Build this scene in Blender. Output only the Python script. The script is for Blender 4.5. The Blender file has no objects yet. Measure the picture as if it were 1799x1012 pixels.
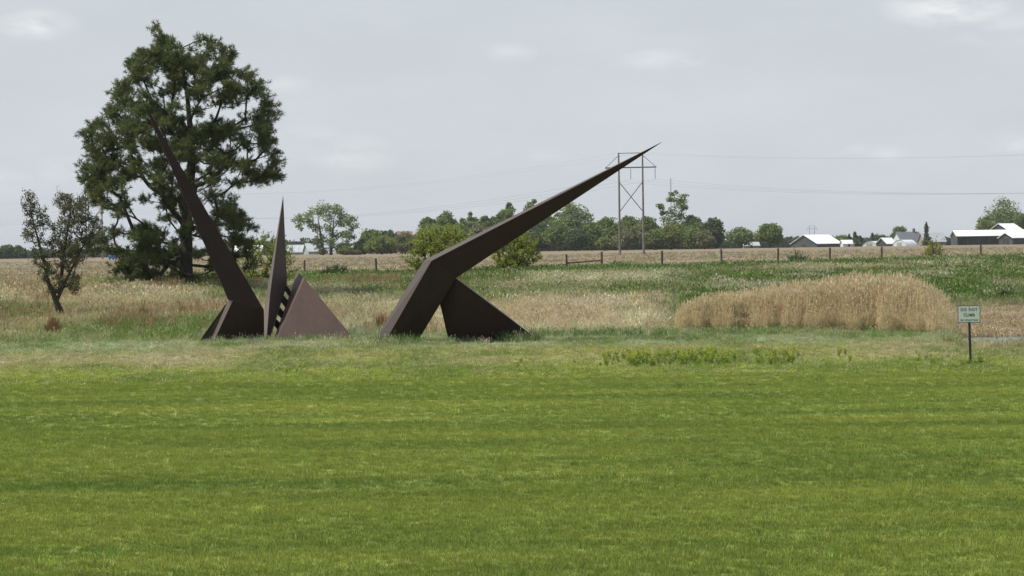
import bpy, math, random
import numpy as np
from mathutils import Matrix, Vector, Euler

R = math.radians
sc = bpy.context.scene
col = sc.collection
rng = np.random.default_rng(11)
random.seed(5)

# ------------------------------------------------------------------ camera
F = 4500.0            # focal length in pixels of the 1799 px wide photograph
HC = 3.4              # height of the lens above the lawn
RHO = math.atan(0.0144)
TH = math.atan(68.5 / F)
FW = Vector((0, math.cos(TH), -math.sin(TH)))
UP = Vector((0, math.sin(TH), math.cos(TH)))
RT = Vector((1, 0, 0))
cr = math.cos(RHO) * RT - math.sin(RHO) * UP
cu = math.sin(RHO) * RT + math.cos(RHO) * UP
cam = bpy.data.cameras.new('camera')
cam.sensor_width = 36.0
cam.lens = 36.0 * F / 1799.0
cam.clip_start = 0.5
cam.clip_end = 30000
camo = bpy.data.objects.new('camera', cam)
m = Matrix((cr, cu, -FW)).transposed().to_4x4()
m.translation = (0, 0, HC)
camo.matrix_world = m
col.objects.link(camo)
sc.camera = camo

# ------------------------------------------------------------------ light
SUN = Vector((-0.50, -0.05, 0.86)).normalized()      # towards the sun
SUN_EL = math.asin(SUN.z)
w = bpy.data.worlds.new('World')
sc.world = w
w.use_nodes = True
nt = w.node_tree
nt.nodes.clear()


def N(t, typ, **kw):
    n = t.nodes.new(typ)
    for k, v in kw.items():
        if k.startswith('i_'):
            n.inputs[k[2:].replace('_', ' ')].default_value = v
        else:
            setattr(n, k, v)
    return n


def MIXC(t, fac, a, b, mode='MIX'):
    n = t.nodes.new('ShaderNodeMix')
    n.data_type = 'RGBA'
    n.blend_type = mode
    for s, v in ((0, fac), (6, a), (7, b)):
        if hasattr(v, 'is_output'):
            t.links.new(v, n.inputs[s])
        elif s == 0:
            n.inputs[0].default_value = v
        else:
            n.inputs[s].default_value = (*v, 1)
    return n.outputs[2]


def MATH(t, op, a, b=0.0, clamp=False):
    n = t.nodes.new('ShaderNodeMath')
    n.operation = op
    n.use_clamp = clamp
    for i, v in ((0, a), (1, b)):
        if hasattr(v, 'is_output'):
            t.links.new(v, n.inputs[i])
        else:
            n.inputs[i].default_value = v
    return n.outputs[0]


SKY_STRENGTH = 0.075
VEIL = (0.63, 0.674, 0.72)
sky = N(nt, 'ShaderNodeTexSky', sky_type='NISHITA', sun_disc=False)
sky.sun_elevation = SUN_EL
sky.sun_rotation = math.atan2(SUN.x, SUN.y)
sky.air_density = 1.2
sky.dust_density = 2.0
tc = N(nt, 'ShaderNodeTexCoord')
mp = N(nt, 'ShaderNodeMapping')
mp.inputs['Scale'].default_value = (1, 1, 3.2)
nt.links.new(tc.outputs['Generated'], mp.inputs['Vector'])
n1 = N(nt, 'ShaderNodeTexNoise', i_Scale=9.0, i_Detail=8.0, i_Roughness=0.6)
n2 = N(nt, 'ShaderNodeTexNoise', i_Scale=42.0, i_Detail=7.0, i_Roughness=0.6)
nt.links.new(mp.outputs[0], n1.inputs['Vector'])
nt.links.new(mp.outputs[0], n2.inputs['Vector'])
# thin high veil: mostly grey white, a little of the blue sky shows through it
skyb = MIXC(nt, 1.0, (0, 0, 0), sky.outputs[0], 'MIX')
skys = N(nt, 'ShaderNodeVectorMath', operation='SCALE')
nt.links.new(sky.outputs[0], skys.inputs[0])
skys.inputs['Scale'].default_value = SKY_STRENGTH
vf = N(nt, 'ShaderNodeMapRange', i_From_Min=0.3, i_From_Max=0.7, i_To_Min=0.84, i_To_Max=0.98)
nt.links.new(n1.outputs[0], vf.inputs[0])
# the veil is thick towards the horizon and thinner overhead
sxyz = N(nt, 'ShaderNodeSeparateXYZ')
nt.links.new(tc.outputs['Generated'], sxyz.inputs[0])
elev = N(nt, 'ShaderNodeMapRange', i_From_Min=0.0, i_From_Max=0.75, i_To_Min=1.0, i_To_Max=0.42)
nt.links.new(sxyz.outputs[2], elev.inputs[0])
base_sky = MIXC(nt, MATH(nt, 'MULTIPLY', vf.outputs[0], elev.outputs[0]), skys.outputs[0], VEIL)


def sky_dir(px, py):
    v = FW * F + cr * (px - 899.5) + cu * (506 - py)
    return v.normalized()


# small fair weather clouds, each a soft lump of noise round its own direction
clouds = [(1665, 12, 0.022, 0.0075, 1.0), (1760, 50, 0.020, 0.006, .35), (1165, 104, 0.016, 0.0036, .55), (620, 272, 0.016, 0.0075, .45),
          (65, 42, 0.014, 0.0055, .75), (115, 296, 0.010, 0.0052, .4), (540, 237, 0.013, 0.004, .3), (1555, 270, 0.008, 0.003, .35),
          (1495, 262, 0.007, 0.003, .35), (1785, 255, 0.010, 0.0045, .4), (502, 149, 0.009, 0.0035, .35), (895, 92, 0.010, 0.004, .3),
          (340, 255, 0.01, 0.004, .3), (950, 275, 0.01, 0.003, .25), (5, 320, 0.010, 0.005, .35), (2600, 60, .05, .012, .6), (-700, 120, .05, .012, .6)]
nrm = N(nt, 'ShaderNodeVectorMath', operation='NORMALIZE')
nt.links.new(tc.outputs['Generated'], nrm.inputs[0])
acc = None
for (px, py, sx, sz, amp) in clouds:
    d = sky_dir(px, py)
    az = math.atan2(d.x, d.y)
    mm = N(nt, 'ShaderNodeMapping')
    # rotate about z so the cloud's direction becomes +Y, then compress
    mm.inputs['Rotation'].default_value = (0, 0, az)
    mm.inputs['Location'].default_value = (0, -1, -d.z)
    nt.links.new(nrm.outputs[0], mm.inputs['Vector'])
    sp = N(nt, 'ShaderNodeVectorMath', operation='DIVIDE')
    sp.inputs[1].default_value = (sx, 0.3, sz)
    nt.links.new(mm.outputs[0], sp.inputs[0])
    ln = N(nt, 'ShaderNodeVectorMath', operation='LENGTH')
    nt.links.new(sp.outputs[0], ln.inputs[0])
    g = MATH(nt, 'MULTIPLY', MATH(nt, 'SUBTRACT', 1.25, ln.outputs['Value'], True), amp)
    acc = g if acc is None else MATH(nt, 'MAXIMUM', acc, g)
nz = N(nt, 'ShaderNodeMapRange', i_From_Min=0.37, i_From_Max=0.60, i_To_Min=0.0, i_To_Max=1.0)
nt.links.new(n2.outputs[0], nz.inputs[0])
cf = MATH(nt, 'MULTIPLY', acc, nz.outputs[0], True)
withc = MIXC(nt, MATH(nt, 'MULTIPLY', cf, 0.9), base_sky, (0.86, 0.855, 0.85))
bg = N(nt, 'ShaderNodeBackground', i_Strength=1.0)
nt.links.new(withc, bg.inputs['Color'])
wo = N(nt, 'ShaderNodeOutputWorld')
nt.links.new(bg.outputs[0], wo.inputs['Surface'])

sl = bpy.data.lights.new('sun', 'SUN')
sl.energy = 4.8
sl.angle = R(1.2)
sl.color = (1.0, 0.95, 0.87)
so = bpy.data.objects.new('sun', sl)
so.rotation_euler = SUN.to_track_quat('Z', 'Y').to_euler()
so.location = (-40, 30, 90)
col.objects.link(so)
vs = sc.view_settings
vs.view_transform = 'Standard'
vs.look = 'None'
vs.exposure = 0.10
vs.gamma = 1.0
vs.use_curve_mapping = False


# ------------------------------------------------------------------ helpers
def P(px, py, d):
    """point at distance d along the view whose picture position is px, py"""
    v = FW * F + cr * (px - 899.5) + cu * (506 - py)
    v = v * (d / v.y)
    return Vector((v.x, v.y, v.z + HC))


def Pl(px, py, d):
    return tuple(P(px, py, d))


_tab = np.random.default_rng(3).random((256, 256))


def vnoise(x, y):
    xi = np.floor(x).astype(int)
    yi = np.floor(y).astype(int)
    fx = x - xi
    fy = y - yi
    fx = fx * fx * (3 - 2 * fx)
    fy = fy * fy * (3 - 2 * fy)
    a = _tab[xi % 256, yi % 256]
    b = _tab[(xi + 1) % 256, yi % 256]
    c = _tab[xi % 256, (yi + 1) % 256]
    d = _tab[(xi + 1) % 256, (yi + 1) % 256]
    return (a * (1 - fx) + b * fx) * (1 - fy) + (c * (1 - fx) + d * fx) * fy


def fbm(x, y, o=4):
    s = 0
    amp = .5
    for k in range(o):
        s = s + amp * vnoise(x * 2 ** k + 17.3 * k, y * 2 ** k + 5.7 * k)
        amp *= .5
    return s / (1 - .5 ** o)


def sstep(a, b, x):
    t = np.clip((x - a) / (b - a), 0, 1)
    return t * t * (3 - 2 * t)


AK = np.array([-1400., -900, -560, -350, 0, 160, 330, 500, 760, 800, 900, 1400])
YK = np.array([-200., 60, 80, 85, 90, 95, 99, 104, 107, 112, 120, 126, 140, 155, 172, 190, 215, 500, 900, 1000, 1500, 9000])
_left = [0, 0, 0, 0, 0, .03, .10, .20, .30, .45, .72, 1.05, 1.76, 1.80, 1.78, 1.76, 1.76, 1.9, 2.5, 1.2, .6, 0]
_cen = [0, 0, 0, 0, 0, 0, .01, .05, .1, .2, .42, .6, 1.0, 1.35, 1.68, 1.78, 1.8, 1.95, 2.5, 1.2, .6, 0]
_c2 = [0, 0, 0, 0, 0, 0, 0, .02, .06, .15, .35, .52, .95, 1.35, 1.82, 1.9, 1.92, 1.95, 2.5, 1.2, .6, 0]
_r1 = [0, 0, 0, 0, 0, 0, -.04, -.10, -.12, -.08, .2, .35, .8, 1.2, 1.65, 1.95, 1.98, 2.0, 2.5, 1.2, .6, 0]
_r2 = [0, 0, 0, 0, -.01, -.06, -.12, -.14, -.12, .0, .25, .40, .85, 1.2, 1.6, 1.95, 2.0, 2.05, 2.5, 1.2, .6, 0]
_r3 = [0, 0, -.05, -.2, -.38, -.54, -.64, -.62, -.44, .02, .34, .46, .85, 1.2, 1.6, 1.95, 2.0, 2.05, 2.5, 1.2, .6, 0]
ZT = np.array([_left, _left, _left, _cen, _cen, _c2, _r1, _r1, _r2, _r3, _r3, _r3])


def hgt(X, Y):
    X = np.asarray(X, float)
    Y = np.asarray(Y, float)
    a = X / np.maximum(Y, 30) * F
    ai = np.clip(np.searchsorted(AK, a) - 1, 0, len(AK) - 2)
    yi = np.clip(np.searchsorted(YK, Y) - 1, 0, len(YK) - 2)
    ta = np.clip((a - AK[ai]) / (AK[ai + 1] - AK[ai]), 0, 1)
    ta = ta * ta * (3 - 2 * ta)
    ty = np.clip((Y - YK[yi]) / (YK[yi + 1] - YK[yi]), 0, 1)
    z = (ZT[ai, yi] * (1 - ta) + ZT[ai + 1, yi] * ta) * (1 - ty) + (ZT[ai, yi + 1] * (1 - ta) + ZT[ai + 1, yi + 1] * ta) * ty
    near = sstep(70, 100, Y) * (1 - sstep(190, 260, Y))
    z = z + (fbm(X * .12 + 9, Y * .12) - .5) * .24 * near
    return z


def h1(x, y):
    return float(hgt(np.array([x]), np.array([y]))[0])


def GP(px, d):
    """point on the ground at distance d in the picture column px"""
    v = P(px, 440, d)
    return Vector((v.x, v.y, h1(v.x, v.y)))


def field_edge(a):
    return np.interp(a, [-1400, -900, -700, -500, -400, 157, 823, 1400], [128, 138, 143, 160, 175, 176.5, 198, 222])


def mesh_np(name, V, loops, sizes, mats, smooth=False):
    me = bpy.data.meshes.new(name)
    V = np.asarray(V, np.float32)
    loops = np.asarray(loops, np.int32).ravel()
    sizes = np.asarray(sizes, np.int32)
    me.vertices.add(len(V))
    me.vertices.foreach_set('co', V.ravel())
    me.loops.add(len(loops))
    me.loops.foreach_set('vertex_index', loops)
    me.polygons.add(len(sizes))
    st = np.concatenate([[0], np.cumsum(sizes)[:-1]]).astype(np.int32)
    me.polygons.foreach_set('loop_start', st)
    me.update(calc_edges=True)
    me.validate()
    if smooth:
        me.polygons.foreach_set('use_smooth', np.ones(len(sizes), bool))
    for mt in (mats if isinstance(mats, (list, tuple)) else [mats]):
        me.materials.append(mt)
    return me


def link(name, me, parent=None, loc=None):
    o = bpy.data.objects.new(name, me)
    col.objects.link(o)
    if parent is not None:
        o.parent = parent
    if loc is not None:
        o.location = loc
    return o


def tag(o, label=None, cat=None, group=None, kind=None):
    if label:
        o['label'] = label
    if cat:
        o['category'] = cat
    if group:
        o['group'] = group
    if kind:
        o['kind'] = kind
    return o


def empty(name, loc, rz=0.0):
    o = bpy.data.objects.new(name, None)
    o.empty_display_size = .3
    o.location = loc
    o.rotation_euler = (0, 0, rz)
    col.objects.link(o)
    return o


class MB:
    def __init__(s):
        s.v = []
        s.f = []

    def poly(s, verts, faces):
        b = len(s.v)
        s.v += [tuple(v) for v in verts]
        s.f += [tuple(b + i for i in f) for f in faces]

    def box(s, x0, x1, y0, y1, z0, z1):
        s.poly([(x0, y0, z0), (x1, y0, z0), (x1, y1, z0), (x0, y1, z0), (x0, y0, z1), (x1, y0, z1), (x1, y1, z1), (x0, y1, z1)],
               [(0, 3, 2, 1), (4, 5, 6, 7), (0, 1, 5, 4), (1, 2, 6, 5), (2, 3, 7, 6), (3, 0, 4, 7)])

    def tube(s, a, b, r0, r1=None, n=8, cap=True):
        r1 = r0 if r1 is None else r1
        a = Vector(a)
        b = Vector(b)
        d = (b - a).normalized()
        u = d.orthogonal().normalized()
        v = d.cross(u)
        vs_ = []
        for p, r in ((a, r0), (b, r1)):
            for k in range(n):
                t = 2 * math.pi * k / n
                vs_.append(p + (u * math.cos(t) + v * math.sin(t)) * r)
        fs = [(k, (k + 1) % n, n + (k + 1) % n, n + k) for k in range(n)]
        if cap:
            fs += [tuple(range(n))[::-1], tuple(range(n, 2 * n))]
        s.poly(vs_, fs)

    def build(s, name, mat, parent=None, loc=None, bevel=0, smooth=False):
        me = bpy.data.meshes.new(name)
        off = Vector((0, 0, 0))
        if parent is not None and loc is None:
            pass
        me.from_pydata(s.v, [], s.f)
        me.materials.append(mat)
        me.update()
        if smooth:
            me.polygons.foreach_set('use_smooth', np.ones(len(me.polygons), bool))
        o = link(name, me, parent, loc)
        if bevel:
            bv = o.modifiers.new('bevel', 'BEVEL')
            bv.width = bevel
            bv.segments = 2
            bv.limit_method = 'ANGLE'
        return o


# ------------------------------------------------------------------ materials
def newmat(name):
    mt = bpy.data.materials.new(name)
    mt.use_nodes = True
    t = mt.node_tree
    t.nodes.clear()
    out = t.nodes.new('ShaderNodeOutputMaterial')
    return mt, t, out


def noise(t, scale, detail=5, rough=.55, vec=None, stretch=None):
    n = N(t, 'ShaderNodeTexNoise', i_Scale=scale, i_Detail=detail, i_Roughness=rough)
    if vec is None:
        vec = N(t, 'ShaderNodeNewGeometry').outputs['Position']
    if stretch:
        mp_ = N(t, 'ShaderNodeMapping')
        mp_.inputs['Scale'].default_value = stretch
        t.links.new(vec, mp_.inputs['Vector'])
        vec = mp_.outputs[0]
    t.links.new(vec, n.inputs['Vector'])
    return n.outputs[0]


def ramp(t, fac, lo, hi, a=0.0, b=1.0):
    n = N(t, 'ShaderNodeMapRange', i_From_Min=lo, i_From_Max=hi, i_To_Min=a, i_To_Max=b)
    t.links.new(fac, n.inputs[0])
    return n.outputs[0]


def solid(name, c, c2=None, scale=3.0, rough=.8, bump=0.0, bscale=30, metallic=0.0, spec=.5, stretch=None):
    mt, t, out = newmat(name)
    b = N(t, 'ShaderNodeBsdfPrincipled', i_Roughness=rough, i_Metallic=metallic)
    b.inputs['Specular IOR Level'].default_value = spec
    c2 = c2 or tuple(x * .75 for x in c)
    obj = N(t, 'ShaderNodeTexCoord').outputs['Object']
    f = ramp(t, noise(t, scale, 6, .6, obj, stretch), .35, .65)
    t.links.new(MIXC(t, f, c, c2), b.inputs['Base Color'])
    if bump:
        bp = N(t, 'ShaderNodeBump', i_Strength=bump, i_Distance=.02)
        t.links.new(noise(t, bscale, 4, .6, obj), bp.inputs['Height'])
        t.links.new(bp.outputs[0], b.inputs['Normal'])
    t.links.new(b.outputs[0], out.inputs['Surface'])
    return mt


def leafmat(name, c, c2, scale=1.5, trans=.35, rough=.6, attr=False):
    """leaf or blade: diffuse plus some light coming through; colours vary from clump to clump"""
    mt, t, out = newmat(name)
    obj = N(t, 'ShaderNodeNewGeometry').outputs['Position']
    f = ramp(t, noise(t, scale, 3, .6, obj), .35, .65)
    colr = MIXC(t, f, c, c2)
    if attr:
        at = N(t, 'ShaderNodeAttribute', attribute_name='tint', attribute_type='INSTANCER')
        colr = MIXC(t, 1.0, colr, at.outputs['Color'], 'MULTIPLY')
    d = N(t, 'ShaderNodeBsdfPrincipled', i_Roughness=rough)
    d.inputs['Specular IOR Level'].default_value = .25
    t.links.new(colr, d.inputs['Base Color'])
    tr = N(t, 'ShaderNodeBsdfTranslucent')
    t.links.new(MIXC(t, 1.0, colr, (1.05, 1.1, .6), 'MULTIPLY'), tr.inputs['Color'])
    ms = N(t, 'ShaderNodeMixShader')
    ms.inputs[0].default_value = trans
    t.links.new(d.outputs[0], ms.inputs[1])
    t.links.new(tr.outputs[0], ms.inputs[2])
    t.links.new(ms.outputs[0], out.inputs['Surface'])
    return mt


def lawn_color(t, pos):
    """mown lawn: patches and long soft streaks of lighter, darker and yellower turf"""
    s1 = ramp(t, noise(t, 1.0, 6, .62, pos, (.12, .35, 0)), .38, .62)
    s2 = ramp(t, noise(t, 1.0, 6, .65, pos, (.06, .42, 3)), .50, .66)
    s3 = ramp(t, noise(t, 1.0, 6, .75, pos, (2.2, 3.0, 0)), .52, .70)
    c = MIXC(t, s1, (.272, .318, .066), (.190, .246, .050))
    c = MIXC(t, MATH(t, 'MULTIPLY', s3, .5), c, (.39, .43, .06))
    c = MIXC(t, MATH(t, 'MULTIPLY', s2, .85), c, (.140, .215, .042))
    return c


def lawn_mat(name, inst):
    mt, t, out = newmat(name)
    pos = N(t, 'ShaderNodeNewGeometry').outputs['Position']
    c = lawn_color(t, pos)
    d = N(t, 'ShaderNodeBsdfPrincipled', i_Roughness=.7)
    d.inputs['Specular IOR Level'].default_value = .2
    if inst:
        at = N(t, 'ShaderNodeAttribute', attribute_name='tint', attribute_type='INSTANCER')
        c = MIXC(t, 1.0, c, at.outputs['Color'], 'MULTIPLY')
        tr = N(t, 'ShaderNodeBsdfTranslucent')
        t.links.new(c, d.inputs['Base Color'])
        t.links.new(c, tr.inputs['Color'])
        ms = N(t, 'ShaderNodeMixShader')
        ms.inputs[0].default_value = .3
        t.links.new(d.outputs[0], ms.inputs[1])
        t.links.new(tr.outputs[0], ms.inputs[2])
        t.links.new(ms.outputs[0], out.inputs['Surface'])
    else:
        t.links.new(MIXC(t, 1.0, c, (.8, .8, .8), 'MULTIPLY'), d.inputs['Base Color'])
        t.links.new(d.outputs[0], out.inputs['Surface'])
    return mt


def meadow_mat():
    mt, t, out = newmat('meadow_soil')
    at = N(t, 'ShaderNodeAttribute', attribute_name='zone', attribute_type='GEOMETRY')
    pos = N(t, 'ShaderNodeNewGeometry').outputs['Position']
    f = ramp(t, noise(t, 2.2, 6, .7, pos), .3, .7, .65, 1.2)
    v = N(t, 'ShaderNodeVectorMath', operation='SCALE')
    t.links.new(at.outputs['Color'], v.inputs[0])
    t.links.new(f, v.inputs['Scale'])
    d = N(t, 'ShaderNodeBsdfPrincipled', i_Roughness=.9)
    d.inputs['Specular IOR Level'].default_value = .1
    t.links.new(v.outputs[0], d.inputs['Base Color'])
    t.links.new(d.outputs[0], out.inputs['Surface'])
    return mt


def field_mat():
    mt, t, out = newmat('stubble_soil')
    pos = N(t, 'ShaderNodeNewGeometry').outputs['Position']
    big = ramp(t, noise(t, 1.0, 4, .6, pos, (.012, .03, 0)), .35, .65)
    mid = ramp(t, noise(t, 1.0, 5, .65, pos, (.25, .12, 0)), .38, .64)
    fine = ramp(t, noise(t, 1.0, 6, .75, pos, (1.6, .45, 0)), .52, .68)
    c = MIXC(t, big, (.190, .155, .108), (.228, .190, .135))
    c = MIXC(t, MATH(t, 'MULTIPLY', mid, .45), c, (.15, .115, .082))
    c = MIXC(t, MATH(t, 'MULTIPLY', fine, .6), c, (.33, .28, .21))
    grn = ramp(t, noise(t, 1.0, 4, .6, pos, (.03, .011, 3)), .60, .70)
    c = MIXC(t, MATH(t, 'MULTIPLY', grn, .45), c, (.15, .16, .06))
    d = N(t, 'ShaderNodeBsdfPrincipled', i_Roughness=.95)
    d.inputs['Specular IOR Level'].default_value = .1
    t.links.new(c, d.inputs['Base Color'])
    t.links.new(d.outputs[0], out.inputs['Surface'])
    return mt


def plain_mat():
    mt, t, out = newmat('far_farmland')
    pos = N(t, 'ShaderNodeNewGeometry').outputs['Position']
    big = ramp(t, noise(t, 1.0, 3, .5, pos, (.004, .004, 0)), .42, .58)
    c = MIXC(t, big, (.10, .13, .05), (.2, .17, .10))
    d = N(t, 'ShaderNodeBsdfPrincipled', i_Roughness=.95)
    t.links.new(c, d.inputs['Base Color'])
    t.links.new(d.outputs[0], out.inputs['Surface'])
    return mt


M_LAWN = lawn_mat('lawn_turf', False)
M_LAWNB = lawn_mat('lawn_blades', True)
M_MEADOW = meadow_mat()
M_FIELD = field_mat()
M_PLAIN = plain_mat()


def steel(name, c1, c2, c3, sheen):
    mt, t, out = newmat(name)
    obj = N(t, 'ShaderNodeTexCoord').outputs['Object']
    b = N(t, 'ShaderNodeBsdfPrincipled')
    f1 = ramp(t, noise(t, .9, 6, .6, obj), .35, .65)
    f2 = ramp(t, noise(t, 5.0, 6, .7, obj, (1, 1, .25)), .35, .7)
    f3 = ramp(t, noise(t, 1.0, 5, .7, obj, (9, 9, .5)), .52, .68)      # run-off streaks
    c = MIXC(t, f1, c1, c2)
    c = MIXC(t, MATH(t, 'MULTIPLY', f2, .45), c, c3)
    c = MIXC(t, MATH(t, 'MULTIPLY', f3, .35), c, tuple(x * 1.5 for x in c1))
    t.links.new(c, b.inputs['Base Color'])
    t.links.new(ramp(t, noise(t, 7, 4, .6, obj), .3, .7, .5, .65), b.inputs['Roughness'])
    b.inputs['Specular IOR Level'].default_value = .15
    b.inputs['Sheen Weight'].default_value = sheen
    b.inputs['Sheen Roughness'].default_value = .35
    b.inputs['Sheen Tint'].default_value = (.9, .76, .72, 1)
    bp = N(t, 'ShaderNodeBump', i_Strength=.25, i_Distance=.01)
    t.links.new(noise(t, 45, 4, .6, obj), bp.inputs['Height'])
    t.links.new(bp.outputs[0], b.inputs['Normal'])
    t.links.new(b.outputs[0], out.inputs['Surface'])
    return mt


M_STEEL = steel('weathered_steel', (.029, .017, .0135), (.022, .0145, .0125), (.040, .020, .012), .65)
M_STEELP = steel('pinkish_sunlit_steel', (.105, .072, .064), (.088, .064, .060), (.125, .076, .056), .1)  # pinkish steel; its lighter tone paints in the sunlight on the pyramid
M_BARK = solid('pine_bark', (.050, .038, .030), (.025, .020, .018), 6, .9, .8, 14)
M_BARK2 = solid('dark_bark', (.06, .05, .04), (.03, .026, .022), 8, .9, .6, 20)
M_BARKF = solid('grey_bark', (.10, .09, .075), (.06, .055, .045), 2, .9)
M_NEEDLE = leafmat('pine_needles', (.140, .160, .060), (.062, .092, .036), 1.3, .3)
M_SMALL = leafmat('dusky_leaves', (.135, .138, .066), (.078, .086, .046), 1.4, .25)
M_BUSH = leafmat('fresh_leaves', (.31, .34, .065), (.17, .21, .045), 1.6, .4)
M_WOOD = solid('post_wood', (.12, .10, .08), (.05, .045, .04), 5, .9, .6, 30, stretch=(1, 1, .2))
M_POLE = solid('pole_wood', (.22, .20, .18), (.13, .12, .11), .8, .85)
M_DARKMETAL = solid('dark_galvanised', (.10, .12, .13), (.07, .085, .09), 2, .5)
M_WIRE = solid('wire_metal', (.22, .23, .24), (.16, .17, .18), 2, .5)

# ------------------------------------------------------------------ zones of the meadow
C_GREEN = np.array([.150, .225, .055])
C_DEEP = np.array([.110, .190, .045])
C_TAN = np.array([.52, .45, .325])
C_PALE = np.array([.66, .61, .49])
C_GREY = np.array([.31, .355, .215])
C_RED = np.array([.36, .25, .16])
C_YEL = np.array([.30, .315, .11])
C_MAT = np.array([.42, .34, .26])


def zone(X, Y):
    """albedo, height of the growth (m) and how full it is, at ground points"""
    X = np.asarray(X, float)
    Y = np.asarray(Y, float)
    a = X / np.maximum(Y, 30) * F
    z = hgt(X, Y)
    r = F * (HC - z) / np.maximum(Y, 30)        # how far below eye level, as an angle
    n1 = fbm(X * .16 + 3, Y * .085 + 1, 5)
    n2 = fbm(X * .40 + 30, Y * .17 + 11, 5)
    n3 = fbm(X * .10 + 70, Y * .06 + 21)
    n4 = fbm(X * 1.3 + 7, Y * .7 + 51)

    def mix(c, c2, t):
        t = np.clip(t, 0, 1)[..., None]
        return c * (1 - t) + c2 * t
    c = np.broadcast_to(C_YEL, X.shape + (3,)).copy()
    c = mix(c, np.array([.30, .355, .075]), 1 - sstep(71, 78, Y))
    c = mix(c, C_TAN * .8, sstep(.40, .60, n1) * .75 * sstep(73, 82, Y))
    c = mix(c, C_GREEN, sstep(.50, .64, n2) * .6)
    # grey green belt round the sculpture
    g = sstep(84, 92, Y)
    belt = mix(np.broadcast_to(C_GREY, c.shape), C_TAN * .85, sstep(.44, .60, n1) * .55)
    belt = mix(belt, C_GREEN, sstep(.46, .60, n2) * .75)
    c = mix(c, belt, g)
    # behind it
    left = 1 - sstep(-340, -180, a)
    right = sstep(230, 330, a)
    midz = (1 - left) * (1 - right)
    dry = mix(np.broadcast_to(C_TAN, c.shape), C_PALE, sstep(.4, .6, n2) * .6)
    dry = mix(dry, C_RED, sstep(.50, .66, n3) * .55 + sstep(.60, .70, n4) * .2)
    dry = mix(dry, C_GREEN, sstep(.50, .64, n1) * .7)
    c = mix(c, dry, left * sstep(97, 104, Y))
    gl = np.exp(-((a + 670) / 190) ** 2) * np.exp(-((r - 138) / 17) ** 2)
    c = mix(c, C_GREEN * 1.1, gl * sstep(.30, .5, n2) * 1.1)
    c = mix(c, C_GREEN * 1.1, left * np.exp(-((r - 54) / 6) ** 2) * sstep(.4, .55, n1))
    pink = np.array([.54, .45, .34])
    md = mix(np.broadcast_to(pink, c.shape), C_PALE, sstep(.42, .6, n2) * .6)
    md = mix(md, C_RED, (1 - sstep(-230, -120, a)) * sstep(.48, .6, n1) * .5)
    gm = np.clip(.75 * (1 - sstep(80, 102, r)) + .0, 0, 1)
    md = mix(md, C_GREEN, gm * sstep(.40, .52, n2) + sstep(.56, .64, n1) * .5)
    md = mix(md, C_GREEN * .9, gm * (1 - sstep(-60, 40, a)) * .8)
    md = mix(md, C_PALE, np.exp(-((r - 60) / 12) ** 2) * sstep(-10, 60, a) * sstep(.40, .55, n1) * .8)
    c = mix(c, md, midz * sstep(100, 106, Y))
    rt = mix(np.broadcast_to(C_DEEP, c.shape), C_GREEN, sstep(.4, .6, n1) * .6)
    rt = mix(rt, C_PALE * .8, sstep(.53, .66, n2) * .75)
    rt = mix(rt, C_TAN, np.exp(-((r - 47) / 5) ** 2) * sstep(250, 450, a) * (1 - sstep(650, 780, a)) * .5)
    c = mix(c, rt, right * sstep(110, 118, Y))
    c = mix(c, C_MAT, sstep(735, 785, a) * sstep(101, 105, Y) * (1 - sstep(117, 122 + 6 * n1, Y)) * .95)
    # green rim in front of the field
    fe = field_edge(a)
    c = mix(c, C_DEEP * 1.1, sstep(fe - 16, fe - 6, Y) * sstep(-420, -330, a) * (.35 + .65 * sstep(.36, .5, n1)))
    hh = np.full(X.shape, .08)
    hh = hh + .03 * sstep(80, 90, Y) + .17 * sstep(96.5, 101, Y) + .12 * sstep(102, 112, Y)
    hh = hh * (.6 + .8 * n2)
    hh = np.where((a > 745) & (Y > 100) & (Y < 120), hh * .40, hh)
    hh = np.where((a > 752) & (Y > 86.5) & (Y < 93.5), .34 * (.3 + 1.4 * n2) * (.5 + n4), hh)
    return c, hh


# ------------------------------------------------------------------ the ground, one grid cut into its surfaces
ys = np.concatenate([np.arange(-60, 20, 10), np.arange(20, 62, 3), np.arange(62, 240, .8), np.geomspace(240, 1100, 60), np.geomspace(1150, 9000, 22)])
us = np.concatenate([-np.geomspace(1.0, .2, 14)[:-1], np.linspace(-.2, .2, 200), np.geomspace(.2, 1.0, 14)[1:]])
YY, UU = np.meshgrid(ys, us, indexing='ij')
XX = UU * (np.maximum(YY, 0) * 1.25 + 35)
ZZ = hgt(XX, YY)
nr, nc = XX.shape
V = np.stack([XX, YY, ZZ], -1).reshape(-1, 3)
idx = np.arange(nr * nc).reshape(nr, nc)
Q = np.stack([idx[:-1, :-1], idx[:-1, 1:], idx[1:, 1:], idx[1:, :-1]], -1).reshape(-1, 4)
cx = V[Q].mean(1)
ca = cx[:, 0] / np.maximum(cx[:, 1], 30) * F
lawn_edge = 70 + 5.0 * (fbm(cx[:, 0] * .15, cx[:, 0] * 0 + 2) - .5)
kind = np.where(cx[:, 1] < lawn_edge, 0, np.where(cx[:, 1] < field_edge(ca), 1, np.where(cx[:, 1] < 930, 2, 3)))


def ground(name, k, mat, label, cat):
    q = Q[kind == k]
    u, inv = np.unique(q, return_inverse=True)
    vv = V[u]
    me = mesh_np(name, vv, inv.reshape(q.shape), np.full(len(q), 4), mat, True)
    if k == 1:
        c, _ = zone(vv[:, 0], vv[:, 1])
        at = me.attributes.new('zone', 'FLOAT_COLOR', 'POINT')
        at.data.foreach_set('color', np.concatenate([c * .8, np.ones((len(c), 1))], 1).astype(np.float32).ravel())
    o = link(name, me)
    tag(o, label, cat, kind='structure')
    return o


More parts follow.
